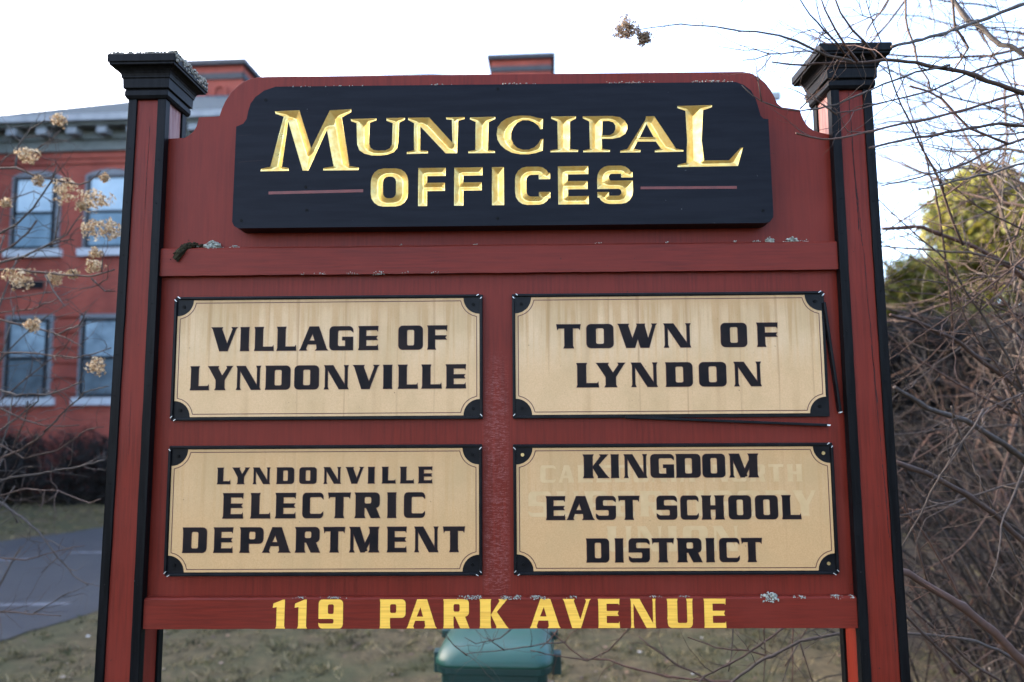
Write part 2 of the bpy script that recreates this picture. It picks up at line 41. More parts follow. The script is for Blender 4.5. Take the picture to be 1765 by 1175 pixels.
FLOWERS=[(-2.027,0.92,3.258,0.0458),(-1.862,0.92,3.11,0.055),(-1.736,0.92,3.064,0.0596),(-1.793,0.92,3.04,0.0252),(-1.735,0.92,2.946,0.0504),(-1.657,0.92,2.941,0.0413),(-1.724,0.92,2.789,0.0344),(-2.029,0.92,2.741,0.055),(-1.885,0.92,2.742,0.0344),(-1.814,0.92,2.756,0.0275),(-1.696,0.92,2.377,0.039),(-1.903,0.92,3.409,0.0321),(-1.699,0.92,3.157,0.0183),(-1.978,0.92,3.148,0.0229),(-1.722,0.92,2.844,0.0252),(-1.969,0.92,2.547,0.0298),(-2.109,0.92,3.056,0.0229)]
FLOWERS_R=[(0.309,-0.1,3.194,0.0333),(0.355,-0.1,3.168,0.02),(0.901,0.15,3.109,0.0233),(1.15,0.2,3.073,0.0183),(1.578,0.5,3.418,0.0267),(1.087,0.1,3.162,0.015),(1.742,0.6,3.086,0.0233)]
# ---------------------------------------------------------------- object helpers
def tag(o, label=None, cat=None, group=None, kind=None):
    for k, v in (('label', label), ('category', cat), ('group', group), ('kind', kind)):
        if v: o[k] = v
    return o
def empty(name, loc=(0, 0, 0), rz=0):
    o = bpy.data.objects.new(name, None); COL.objects.link(o); o.location = loc; o.rotation_euler = (0, 0, rz); o.empty_display_size = .2
    return o
class MB:
    def __init__(s): s.v = []; s.f = []; s.m = []
    def add(s, vs, fs, m=0):
        k = len(s.v); s.v += [tuple(v) for v in vs]; s.f += [tuple(k+i for i in f) for f in fs]; s.m += [m]*len(fs); return s
    def box(s, a, b, m=0):
        (x0, y0, z0), (x1, y1, z1) = a, b
        return s.add([(x0,y0,z0),(x1,y0,z0),(x1,y1,z0),(x0,y1,z0),(x0,y0,z1),(x1,y0,z1),(x1,y1,z1),(x0,y1,z1)],
                     [(0,3,2,1),(4,5,6,7),(0,1,5,4),(1,2,6,5),(2,3,7,6),(3,0,4,7)], m)
    def prism(s, pts, y0, y1, m=0, front=True, back=True):   # outline in x,z; counter-clockwise seen from -y
        a = sum(pts[i-1][0]*pts[i][1]-pts[i][0]*pts[i-1][1] for i in range(len(pts)))
        if a < 0: pts = pts[::-1]
        n = len(pts); vs = [(x, y0, z) for x, z in pts]+[(x, y1, z) for x, z in pts]
        fs = [((i+1) % n, i, n+i, n+(i+1) % n) for i in range(n)]
        if front: fs.append(tuple(range(n)))
        if back: fs.append(tuple(range(2*n-1, n-1, -1)))
        return s.add(vs, fs, m)
    def rings(s, rs, cap0=True, cap1=True, m=0):
        n = len(rs[0]); vs = [p for r in rs for p in r]; fs = []
        for k in range(len(rs)-1):
            for i in range(n): j = (i+1) % n; fs.append((k*n+i, k*n+j, (k+1)*n+j, (k+1)*n+i))
        if cap0: fs.append(tuple(range(n-1, -1, -1)))
        if cap1: fs.append(tuple(range((len(rs)-1)*n, len(rs)*n)))
        return s.add(vs, fs, m)
    def tube(s, pts, rad, sides=6, m=0):
        P = [Vector(p) for p in pts]; n = len(P); rs = []
        up = Vector((.13, .21, 1)).normalized()
        for i in range(n):
            t = (P[min(i+1, n-1)]-P[max(i-1, 0)])
            t = t.normalized() if t.length > 1e-9 else Vector((0, 0, 1))
            a = t.cross(up)
            if a.length < 1e-3: a = t.cross(Vector((1, 0, 0)))
            a.normalize(); b = t.cross(a); r = rad[i] if hasattr(rad, '__len__') else rad
            rs.append([tuple(P[i]+a*(r*math.cos(2*math.pi*k/sides))+b*(r*math.sin(2*math.pi*k/sides))) for k in range(sides)])
        return s.rings(rs, m=m)
    def build(s, name, mats, parent=None, smooth=False, bevel=0):
        me = bpy.data.meshes.new(name); me.from_pydata(s.v, [], s.f)
        mats = mats if isinstance(mats, (list, tuple)) else [mats]
        for m in mats: me.materials.append(m)
        if len(mats) > 1: me.polygons.foreach_set('material_index', s.m)
        if smooth: me.polygons.foreach_set('use_smooth', [True]*len(me.polygons))
        me.update(); o = bpy.data.objects.new(name, me); COL.objects.link(o)
        if parent: o.parent = parent
        if bevel:
            b = o.modifiers.new('bevel', 'BEVEL'); b.width = bevel; b.segments = 2; b.limit_method = 'ANGLE'; b.angle_limit = R_(40)
        return o
def np_mesh(name, V, F, mat, parent=None):                 # V (n,3), F (m,k)
    me = bpy.data.meshes.new(name); V = np.asarray(V, np.float32); F = np.asarray(F, np.int32); k = F.shape[1]
    me.vertices.add(len(V)); me.vertices.foreach_set('co', V.ravel())
    me.loops.add(F.size); me.loops.foreach_set('vertex_index', F.ravel())
    me.polygons.add(len(F)); me.polygons.foreach_set('loop_start', np.arange(0, F.size, k, dtype=np.int32)); me.polygons.foreach_set('loop_total', np.full(len(F), k, np.int32))
    me.materials.append(mat); me.update(calc_edges=True); me.validate()
    o = bpy.data.objects.new(name, me); COL.objects.link(o)
    if parent: o.parent = parent
    return o

# ---------------------------------------------------------------- materials
class NT:
    def __init__(s, name):
        s.m = bpy.data.materials.new(name); s.m.use_nodes = True; s.t = s.m.node_tree; s.p = s.t.nodes['Principled BSDF']; s.out = s.t.nodes['Material Output']
    def n(s, typ, **kw):
        nd = s.t.nodes.new(typ)
        for k, v in kw.items():
            if k in nd.inputs: nd.inputs[k].default_value = v
            else: setattr(nd, k, v)
        return nd
    def l(s, a, b): s.t.links.new(a, b)
    def obj(s, scale=(1, 1, 1)):
        tc = s.n('ShaderNodeTexCoord'); mp = s.n('ShaderNodeMapping'); mp.inputs['Scale'].default_value = scale; s.l(tc.outputs['Object'], mp.inputs[0]); return mp.outputs[0]
    def noise(s, scale=(1, 1, 1), Scale=5., Detail=6., Rough=.55, Dist=0.):
        nd = s.n('ShaderNodeTexNoise'); nd.inputs['Scale'].default_value = Scale; nd.inputs['Detail'].default_value = Detail; nd.inputs['Roughness'].default_value = Rough; nd.inputs['Distortion'].default_value = Dist
        s.l(s.obj(scale), nd.inputs['Vector']); return nd.outputs['Fac']
    def ramp(s, src, stops):
        r = s.n('ShaderNodeValToRGB'); e = r.color_ramp.elements
        while len(e) < len(stops): e.new(.5)
        for q, (p, c) in zip(e, stops): q.position = p; q.color = (*c, 1) if hasattr(c, '__len__') else (c, c, c, 1)
        s.l(src, r.inputs[0]); return r.outputs[0]
    def mix(s, a, b, f, mode='MIX'):
        x = s.n('ShaderNodeMix', data_type='RGBA', blend_type=mode)
        for v, i in ((a, 6), (b, 7), (f, 0)):
            if hasattr(v, 'is_output'): s.l(v, x.inputs[i])
            else: x.inputs[i].default_value = (*v, 1) if hasattr(v, '__len__') else v
        return x.outputs[2]
    def math(s, op, a, b=0., c=None):
        x = s.n('ShaderNodeMath', operation=op)
        for v, i in ((a, 0), (b, 1), (c, 2)):
            if v is None: continue
            if hasattr(v, 'is_output'): s.l(v, x.inputs[i])
            else: x.inputs[i].default_value = v
        return x.outputs[0]
    def bump(s, h, strength=.3, dist=.002):
        b = s.n('ShaderNodeBump'); b.inputs['Strength'].default_value = strength; b.inputs['Distance'].default_value = dist; s.l(h, b.inputs['Height']); s.l(b.outputs[0], s.p.inputs['Normal'])
    def fin(s, col=None, rough=.5, metal=0., spec=None):
        if col is not None:
            if hasattr(col, 'is_output'): s.l(col, s.p.inputs['Base Color'])
            else: s.p.inputs['Base Color'].default_value = (*col, 1)
        if hasattr(rough, 'is_output'): s.l(rough, s.p.inputs['Roughness'])
        else: s.p.inputs['Roughness'].default_value = rough
        s.p.inputs['Metallic'].default_value = metal
        if spec is not None: s.p.inputs['Specular IOR Level'].default_value = spec
        return s.m
def simple(name, c, c2=None, scale=6., rough=.6, metal=0., spec=None, bump=.15, stretch=(1, 1, 1), dist=.003):
    t = NT(name); f = t.noise(stretch, scale)
    col = t.mix(c, c2 or tuple(v*.7 for v in c), t.ramp(f, [(.35, 0.), (.65, 1.)]))
    if bump: t.bump(f, bump, dist)
    return t.fin(col, rough, metal, spec)
M = {}
def red_paint(name, grain, scuffs=False):
    t = NT(name); g = t.noise(grain, 1., 8., .65); b = t.noise((1, 1, 1), 3.2, 4.)
    c = t.mix((.172, .020, .0105), (.122, .0155, .0085), t.ramp(g, [(.38, 0.), (.62, 1.)]))
    c = t.mix(c, (.190, .029, .018), t.math('MULTIPLY', t.ramp(b, [(.45, 0.), (.7, 1.)]), .55))
    sp = t.noise((1, 1, 1), 95., 2.)
    c = t.mix(c, (.055, .016, .013), t.ramp(sp, [(.735, 0.), (.77, 1.)]))
    if scuffs:                                          # pale scratches rubbed into the middle of the board
        tc = t.n('ShaderNodeTexCoord'); sx = t.n('ShaderNodeSeparateXYZ'); t.l(tc.outputs['Object'], sx.inputs[0])
        X = t.math('ADD', sx.outputs[0], .045); band = t.math('SUBTRACT', 1., t.math('MULTIPLY', t.math('ABSOLUTE', X), 26.))
        zt = t.ramp(t.math('MULTIPLY', t.math('SUBTRACT', sx.outputs[2], 1.7), 1.), [(.0, 0.), (.05, 1.), (.5, .7), (.66, 0.)])
        k = t.math('MULTIPLY', t.math('MAXIMUM', band, 0.), zt)
        s1 = t.n('ShaderNodeTexNoise', Scale=1., Detail=3., Distortion=1.2); s1.inputs['Distortion'].default_value = 2.2; t.l(t.obj((34, 34, 190)), s1.inputs['Vector'])
        k2 = t.math('MULTIPLY', t.ramp(s1.outputs['Fac'], [(.54, 0.), (.575, 1.), (.60, .1)]), t.math('MINIMUM', t.math('MULTIPLY', k, 2.2), .7))
        c = t.mix(c, (.36, .16, .14), k2)
    t.bump(g, .25, .0015)
    return t.fin(c, t.ramp(b, [(.3, .38), (.7, .50)]), 0, .16)
M['red_board'] = red_paint('red board paint', (130, 130, 6), True)
M['red_rail'] = red_paint('red rail paint', (8, 40, 170))
M['red_post'] = red_paint('red post paint', (150, 150, 7))
def black_paint(name, c, c2, grain, rough):
    t = NT(name); g = t.noise(grain, 1., 7., .6); f = t.noise((1, 1, 1), 70., 3.)
    col = t.mix(c, c2, t.ramp(g, [(.4, 0.), (.6, 1.)]))
    col = t.mix(col, (.16, .16, .15), t.ramp(f, [(.745, 0.), (.76, .7)]))
    t.bump(g, .2, .0012); return t.fin(col, rough, 0, .085)
M['black_trim'] = black_paint('black trim paint', (.0036, .0036, .004), (.0075, .0075, .008), (90, 90, 6), .38)
M['black_board'] = black_paint('black header paint', (.0065, .0072, .0105), (.0095, .0105, .0145), (5, 40, 60), .42)
M['black_metal'] = simple('black edging', (.004, .004, .005), (.009, .009, .010), 30, .34, spec=.12, bump=.05)
M['screw'] = simple('dark screw', (.003, .003, .003), None, 60, .5, spec=.1)
M['brass_screw'] = simple('brass screw', (.75, .55, .25), (.4, .27, .12), 80, .35, metal=.9)
M['chip'] = simple('bare aluminium', (.75, .74, .70), (.5, .5, .48), 90, .35, metal=.5, bump=0)
M['letter_black'] = simple('black vinyl', (.007, .006, .007), (.017, .011, .010), 16, .5, spec=.1, bump=.05)
M['letter_edge'] = simple('maroon keyline', (.095, .022, .016), None, 20, .5, bump=0)
M['ghost'] = simple('unfaded tan', (.615, .40, .185), (.56, .355, .155), 40, .5, bump=0)
t = NT('gold leaf'); f = t.noise((1, 1, 1), 55., 5.)
M['gold_leaf'] = (t.bump(f, .12, .001), t.fin(t.mix((1., .74, .27), (.88, .53, .13), t.ramp(f, [(.35, 0.), (.7, 1.)])), t.ramp(f, [(.3, .27), (.7, .42)]), .75))[1]
t = NT('gold paint'); f = t.noise((6, 6, 190), 1., 6.)
M['gold_paint'] = (t.bump(f, .5, .0015), t.fin(t.mix((.97, .54, .065), (.80, .41, .045), t.ramp(f, [(.45, 0.), (.65, 1.)])), .45))[1]
def plaque_tan(name, drip, ca, cb):
    t = NT(name); weave = t.noise((420, 420, 420), 1., 2.); st = t.noise((70, 1, 2.2), 1., 5., .6); bl = t.noise((9, 9, 6), 1., 4.)
    c = t.mix(ca, cb, t.ramp(weave, [(.35, 0.), (.65, 1.)]))
    tc = t.n('ShaderNodeTexCoord'); sx = t.n('ShaderNodeSeparateXYZ'); t.l(tc.outputs['Object'], sx.inputs[0])
    zn = t.math('MULTIPLY', t.math('ADD', sx.outputs[2], .166), 3.)            # 0 at the foot of the plaque, 1 at its top
    jag = t.math('MULTIPLY', t.math('SUBTRACT', st, .5), 1.1)
    top = t.ramp(t.math('ADD', zn, jag), [(.62, 0.), (.80, .75), (.95, 1.)])
    c = t.mix(c, (.40, .225, .082), t.math('MULTIPLY', t.math('MULTIPLY', top, t.ramp(bl, [(.25, .35), (.6, 1.)])), .60*drip))
    mid = t.ramp(zn, [(.35, 0.), (.6, 1.), (.85, .7), (.95, 0.)])
    c = t.mix(c, (.68, .53, .34), t.math('MULTIPLY', t.math('MULTIPLY', t.ramp(st, [(.48, 1.), (.56, 0.)]), mid), .26*drip))
    st2 = t.noise((30, 1, .5), 1., 5.); st3 = t.noise((11, 1, .9), 1., 3.)
    c = t.mix(c, (.33, .165, .055), t.math('MULTIPLY', t.ramp(st2, [(.60, 0.), (.66, 1.)]), .55*drip))
    c = t.mix(c, (.42, .24, .09), t.math('MULTIPLY', t.ramp(st3, [(.58, 0.), (.72, 1.)]), .6*drip)); c = t.mix(c, (.46, .295, .125), t.math('MULTIPLY', t.ramp(bl, [(.45, 0.), (.75, 1.)]), .55))
    sp = t.noise((1, 1, 1), 120., 2.); c = t.mix(c, (.22, .12, .05), t.ramp(sp, [(.75, 0.), (.79, .8)]))
    return t.fin(c, .55, 0, .35)
# ---------------------------------------------------------------- lettering: shapes on a unit box, joined, then laid out
def rrect(x0, y0, x1, y1, r, c=(1, 1, 1, 1), n=4):     # corner flags: bl, br, tr, tl
    r = min(r, (x1-x0)/2.01, (y1-y0)/2.01); P = []
    for fl, cx, cy, a in ((c[0], x0+r, y0+r, 180), (c[1], x1-r, y0+r, 270), (c[2], x1-r, y1-r, 0), (c[3], x0+r, y1-r, 90)):
        if fl and r > 1e-6: P += [(cx+r*math.cos(R_(a+90*k/n)), cy+r*math.sin(R_(a+90*k/n))) for k in range(n+1)]
        else: P.append((cx+(r if a in (270, 0) else -r), cy+(r if a in (0, 90) else -r)))
    return P
def glyph(ch, S=.34, h=.155, fl=.035, ro=.17, ri=.08, carve=False):
    A = []; add = lambda p: A.append(('+', p)); sub = lambda p: A.append(('-', p))
    def stem(a, b, y0=0., y1=1.):
        d = .1 if fl else 0
        add([(a-fl, y0), (b+fl, y0), (b, y0+d), (b, y1-d), (b+fl, y1), (a-fl, y1), (a, y1-d), (a, y0+d)] if fl else [(a, y0), (b, y0), (b, y1), (a, y1)])
    def arm(x0, y, x1=1., down=True, d=None):          # arm whose tip flares up or down
        e = .055 if fl else 0; d = d or h
        if down: add([(x0, y-d), (x1-e, y-d), (x1-.3*e, y-d-e), (x1, y), (x0, y)])
        else: add([(x0, y), (x1, y), (x1-.3*e, y+d+e), (x1-e, y+d), (x0, y+d)])
    f = fl
    if ch == 'I': stem(f*2.5, 1-f*2.5)
    elif ch in 'EF':
        stem(f, S+f); arm(S, 1.); add([(S, .5+h/2), (.96, .5+h/2), (.9, .5), (.96, .5-h/2), (S, .5-h/2)] if fl else [(S, .5+h/2), (.97, .5+h/2), (.97, .5-h/2), (S, .5-h/2)])
        if ch == 'E': arm(S, 0., down=False)
    elif ch == 'L': stem(f, S+.05+f); arm(S, 0., down=False)
    elif ch == 'T':
        stem(.5-S*.5, .5+S*.5); add([(0, 1), (1, 1), (.97, 1-h-.06*bool(fl)), (.93, 1-h), (.07, 1-h), (.03, 1-h-.06*bool(fl))])
    elif ch == 'H': stem(f, S+f); stem(1-S-f, 1-f); add([(S, .5-h/2), (1-S, .5-h/2), (1-S, .5+h/2), (S, .5+h/2)])
    elif ch in 'OD':
        add(rrect(0, 0, 1, 1, ro, (1, 1, 1, 1) if ch == 'O' else (0, 1, 1, 0)))
        if ch == 'D' and f: add([(-f*.6, 0), (.2, 0), (.2, .1), (0, .1)]); add([(-f*.6, 1), (0, .9), (.2, .9), (.2, 1)])
        sub(rrect(S, h, 1-S, 1-h, ri))
    elif ch in 'CG':
        add(rrect(0, 0, 1, 1, ro)); sub(rrect(S, h, 1.3, 1-h, ri, (1, 0, 0, 1)))
        if ch == 'C':
            e = .08 if f else .12
            add([(.9-.1*carve, 1-h), (1, 1-h-e), (1, 1-h+.02), (.9-.1*carve, 1-h+.02)] if f else rrect(1-S, 1-h-e, 1, 1-h+.05, .02)); add([(.9, h), (.9, h-.02), (1, h-.02), (1, h+e)] if f else rrect(1-S, h-.05, 1, h+e, .02))
        else: add([(.9, 1-h), (.9, 1-h+.02), (1, 1-h+.02), (1, 1-h-.08)]); add([(.68, 0), (1, 0), (1, .55), (.55, .55), (.55, .42), (.68, .42)])
    elif ch == 'S':
        add(rrect(0, 0, 1, 1, ro)); g = .5+h*.5; k = .5-h*.5
        sub(rrect(S, g, 1.3, 1-h, ri, (1, 0, 0, 1))); sub(rrect(-.3, h, 1-S, k, ri, (0, 1, 1, 0)))
        e = .08 if f else .1
        add([(.86, 1-h), (.86, 1-h+.02), (1, 1-h+.02), (1, 1-h-e)] if f else rrect(1-S, 1-h-e, 1, 1-h+.05, .02)); add([(.14, h), (0, h+e), (0, h-.02), (.14, h-.02)] if f else rrect(0, h-.05, S, h+e, .02))
    elif ch == 'P':
        stem(f, S+f); add(rrect(f, .36, 1, 1, ro, (0, 1, 1, 0))); sub(rrect(S+f, .36+h, 1-S*.95, 1-h, ri))
    elif ch == 'R':
        stem(f, S+f); add(rrect(f, .40, 1, 1, ro, (0, 1, 1, 0))); add([(.45, .42), (.84, .42), (1.02, 0), (.66, 0)]); sub(rrect(S+f, .40+h, 1-S*.95, 1-h, ri))
    elif ch == 'U': stem(f, S+f, .3, 1.); stem(1-S*.55-f, 1-f, .3, 1.); add(rrect(f, 0, 1-f, .5, ro*1.1, (1, 1, 0, 0))); sub(rrect(S+f, h, 1-S*.55-f, .55, ri, (1, 1, 0, 0)))
    elif ch == 'N':
        q = .1; stem(f, q+f); stem(1-q-f, 1-f); add([(f, 1), (.36, 1), (1-f, 0), (.62, 0)])
    elif ch == 'M':
        q = .09; stem(f, q+f); stem(1-S*.8-f, 1-f); add([(f, 1), (.34, 1), (.60, .06), (.44, 0), (.38, 0)]); add([(.38, 0), (.52, 0), (1-f-.02, 1), (.80, 1)])
    elif ch == 'V':
        add([(-.02, 1), (.42, 1), (.39, .93), (.62, .30), (.84, .93), (.80, 1), (1.02, 1), (.96, .93), (.64, 0), (.32, 0), (.03, .93)])
    elif ch == 'A':
        add([(.02, .07), (-.02, 0), (.24, 0), (.21, .07), (.275, .26), (.60, .26), (.62, .07), (.58, 0), (1.02, 0), (.97, .07), (.68, 1), (.34, 1)]); sub([(.325, .40), (.545, .40), (.455, .72)])
    elif ch == 'W':
        add([(0, 1), (.28, 1), (.26, .93), (.37, .38), (.50, .93), (.49, 1), (.70, 1), (.69, .93), (.78, .38), (.90, .93), (.88, 1), (1, 1), (.97, .93), (.80, 0), (.58, 0), (.51, .38), (.43, 0), (.21, 0), (.025, .93)])
    elif ch == 'Y':
        add([(-.02, 1), (.42, 1), (.39, .93), (.58, .58), (.80, .93), (.77, 1), (1.02, 1), (.97, .93), (.68, .42), (.68, .08), (.72, 0), (.28, 0), (.32, .08), (.32, .42), (.03, .93)])
    elif ch == 'K':
        stem(f, S+f); add([(S, .42), (.72, .93), (.68, 1), (1.0, 1), (.94, .93), (.62, .56), (.97, .07), (1.04, 0), (.60, 0), (.60, .07), (S, .52)])
    elif ch == '1':
        add([(.22, 0), (1, 0), (.92, .08), (.94, 1), (.80, 1), (.04, .86), (.0, .71), (.30, .74), (.30, .08)])
    elif ch == '9':
        add(rrect(0, 0, 1, 1, ro)); sub(rrect(S, .5, 1-S, 1-h, ri)); sub(rrect(-.3, h, 1-S, .5-h, ri, (0, 1, 1, 0))); add([(.0, h-.02), (.12, h-.02), (.06, h), (0, h+.03)])
    return A
def grow(P, d):                                        # offset a simple outline by d
    a = sum(P[i-1][0]*P[i][1]-P[i][0]*P[i-1][1] for i in range(len(P)))
    if a < 0: P = P[::-1]
    n = len(P); out = []
    for i in range(n):
        p0, p, p1 = Vector(P[i-1]), Vector(P[i]), Vector(P[(i+1) % n]); e0 = (p-p0); e1 = (p1-p)
        if e0.length < 1e-7 or e1.length < 1e-7: continue
        e0.normalize(); e1.normalize(); n0 = Vector((e0.y, -e0.x)); n1 = Vector((e1.y, -e1.x)); b = n0+n1
        if b.length < .2: out.append(tuple(p+n0*d)); continue
        b.normalize(); out.append(tuple(p+b*min(d/max(b.dot(n0), .35), d*2.2) if d > 0 else p+b*(d/max(b.dot(n0), .35))))
    return out
def inpoly(P, x, y):
    c = np.zeros(len(x), bool)
    for i in range(len(P)):
        x0, y0 = P[i-1]; x1, y1 = P[i]
        if y0 == y1: continue
        k = (y0 > y) != (y1 > y); c ^= k & (x < (x1-x0)*(y-y0)/(y1-y0)+x0)
    return c
def inside(ops, x, y):
    r = np.zeros(len(x), bool)
    for s, P in ops:
        k = inpoly(P, x, y)
        if s == '+': r |= k
        else: r &= ~k
    return r
def cdt(polys, extra=(), segs=()):
    V = []; E = []
    for P in polys:
        k = len(V); V += [Vector(p) for p in P]; E += [(k+i, k+(i+1) % len(P)) for i in range(len(P))]
    for a, b in segs: k = len(V); V += [Vector(a), Vector(b)]; E.append((k, k+1))
    V += [Vector(p) for p in extra]
    v, e, f, *_ = delaunay_2d_cdt(V, E, [], 0, 1e-6, True)
    return np.array([(p.x, p.y) for p in v]), np.array([t for t in f if len(t) == 3])
def layout(line, **kw):                                # one line of text -> list of (ops) per letter in metres
    zb, zt, L = line; res = []
    for ch, x0, x1 in L:
        w = (x1-x0)/(zt-zb); k2 = dict(kw)
        ops = [(s, [(x0+px*(x1-x0), zb+py*(zt-zb)) for px, py in P]) for s, P in glyph(ch, **k2)]
        res.append(ops)
    return res
def ccw(V, F):                                          # make triangles face -y when (u,v) -> (x,z)
    a, b, c = V[F[:, 0]], V[F[:, 1]], V[F[:, 2]]; s = (b[:, 0]-a[:, 0])*(c[:, 1]-a[:, 1])-(b[:, 1]-a[:, 1])*(c[:, 0]-a[:, 0])
    F = F.copy(); k = s < 0; F[k] = F[k][:, ::-1]; return F
def flat_letters(name, letters, y, mat, parent, off=0., origin=(0, 0, 0), edge=None):
    for base in letters:                                # every letter is a mesh of its own; its key line is a sheet under it
        VV = []; FF = []; k = 0; nf = []
        for g, yy in (((0., y),) if edge is None else ((off, y), (0., y-.0006))):
            ops = base if not g else [(s, grow(P, g if s == '+' else -g)) for s, P in base]
            V, F = cdt([P for _, P in ops]); c = V[F].mean(1); F = F[inside(ops, c[:, 0], c[:, 1])]; F = ccw(V, F)
            VV.append(np.c_[V[:, 0]-origin[0], np.full(len(V), yy-origin[1]), V[:, 1]-origin[2]]); FF.append(F+k); k += len(V); nf.append(len(F))
        o = np_mesh(name, np.vstack(VV), np.vstack(FF), mat, parent)
        if edge is not None: o.data.materials.append(edge); o.data.polygons.foreach_set('material_index', [1]*nf[0]+[0]*nf[1])

# ================================================================ the sign
SX0, SX1 = -.95, .871                       # inner faces of the posts
sign = empty('municipal_sign', (-.04, .03, .33))
tag(sign, 'large dark red wooden sign reading Municipal Offices between two capped posts', 'sign')
SO = Vector(sign.location)
def reb(mb):                                # sign parts are written in world metres, stored relative to the sign
    mb.v = [(x-SO.x, y-SO.y, z-SO.z) for x, y, z in mb.v]; return mb
def keep(o): o.location = -SO; return o     # mesh in world metres under the sign's Empty
# --- backing board
top = PANELTOP
pan = [(-.962, 1.70), (.885, 1.70), (.885, top[-1][1]-.002)]+top[::-1]+[(-.962, top[0][1]-.002)]
panel = MB().prism(pan, 0., .045).build('backing_board', M['red_board'], sign, bevel=.002); keep(panel)
# --- rails
def rail(z0, z1, y0, x0, x1):
    n = 60; mb = MB(); rs = []
    for i in range(n+1):
        x = x0+(x1-x0)*i/n; a, b, c, d = (random.uniform(-.0006, .0006) for _ in range(4))
        rs.append([(x, y0, z0+a), (x, y0, z1-.004+b), (x, y0+.004, z1+b), (x, -.0005, z1+.001), (x, -.0005, z0+a)])
    mb.rings(rs); return keep(mb.build('rail', M['red_rail'], sign))
rail_mid = rail(2.560, 2.637, -.020, SX0-.004, SX1+.004)
rail_low = rail(1.638, 1.715, -.022, SX0-.006, SX1+.006); rail_low['label'] = 'red bottom rail with gilt street address'
# --- posts with black corner strips and moulded caps
t = NT('lit red paint'); f = t.noise((130, 130, 7), 1., 7., .65); M['lit'] = t.fin(t.mix((.36, .19, .165), (.22, .08, .07), t.ramp(f, [(.42, 0.), (.6, 1.)])), .5, 0, .3)  # worn red made paler: light on the inner post faces put into the colour
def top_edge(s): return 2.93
def post(xi_t, xo_t, xi_b, xo_b, rz):
    zt, zb, yf, yb = 3.058, .1, -.030, .088
    def X(i, z): k = (z-1.518)/(3.0-1.518); return (xi_b+(xi_t-xi_b)*k) if i else (xo_b+(xo_t-xo_b)*k)
    sgn = 1 if xi_t > xo_t else -1; ins = .006
    rs = []
    for k in range(31):
        z = zb+(zt-zb)*k/30; a, b = X(0, z)+sgn*ins, X(1, z)-sgn*ins; a, b = min(a, b), max(a, b)
        rs.append([(a, yf+ins, z), (b, yf+ins, z), (b, yb-ins, z), (a, yb-ins, z)])
    core = keep(MB().rings(rs).build('post', M['red_post'], sign))
    for ix in (0, 1):
        for iy in (0, 1):
            rs = []; w, th = .0235, .008
            for k in range(60):
                z = zb+(zt-zb)*k/59; x = X(ix, z); d = sgn if ix == 0 else -sgn; y = yf if iy == 0 else yb; e = 1 if iy == 0 else -1
                j = random.uniform(-.0005, .0005)
                P = [(x, y), (x+d*(w+j), y), (x+d*(w+j), y+e*th), (x+d*th, y+e*th), (x+d*th, y+e*w), (x, y+e*w)]
                if d*e < 0: P = P[::-1]
                rs.append([(p, q, z) for p, q in P])
            o = keep(MB().rings(rs).build('corner_trim', M['black_trim'], core, bevel=.0012)); o.location = (0, 0, 0)
    cx, cy = (X(0, zt)+X(1, zt))/2, (yf+yb)/2; hw = abs(X(0, zt)-X(1, zt))/2
    prof = [(.004, -.004), (.009, .006), (.009, .022), (.006, .024), (.006, .027), (.013, .029), (.013, .034), (.014, .060), (.017, .063), (.017, .067)]
    prof += [(.018+.022*(1-math.cos(R_(90*k/5))), .067+.026*math.sin(R_(90*k/5))) for k in range(1, 6)] + [(.043, .095), (.043, .101), (.047, .103), (.047, .127), (.044, .130)]
    rs = [[(cx+sx*(hw+o*.86), cy+sy*(.059+o*.86), 3.056+z*.84) for sx, sy in ((-1, -1), (1, -1), (1, 1), (-1, 1))] for o, z in prof]
    cap = keep(MB().rings(rs).build('post_cap', M['black_trim'], core, bevel=.0015)); cap.location = (0, 0, 0)
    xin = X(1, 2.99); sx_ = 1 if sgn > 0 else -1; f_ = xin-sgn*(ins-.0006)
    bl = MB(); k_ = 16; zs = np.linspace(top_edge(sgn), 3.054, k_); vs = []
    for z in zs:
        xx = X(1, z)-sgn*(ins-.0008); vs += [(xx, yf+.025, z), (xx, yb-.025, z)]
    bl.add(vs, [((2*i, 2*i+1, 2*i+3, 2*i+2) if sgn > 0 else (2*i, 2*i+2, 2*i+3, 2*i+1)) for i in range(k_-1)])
    o = keep(bl.build('lit_face', M['lit'], core)); o.location = (0, 0, 0)  # inner face painted paler where light falls on it
    nails = MB()
    for z in np.arange(1.2, 3.0, .13):
        for i in (0, 1):
            x = X(i, z)+(sgn if i == 0 else -sgn)*(.012+random.uniform(-.003, .003)); zz = z+random.uniform(-.03, .03)
            nails.tube([(x, yf+.001, zz), (x, yf-.0012, zz)], .0021, 7)
    n = keep(nails.build('nail_heads', M['screw'], core)); n.location = (0, 0, 0)
    return core, (cx, cy, hw+.041)
post_l, capl = post(-.9495, -1.0545, -.958, -1.072, 0); post_l['label'] = 'red post with black corner strips and lichen topped cap'
post_r, capr = post(.868, .9795, .871, .9915, 0); post_r['label'] = 'red post with long cracks and a clean black cap'
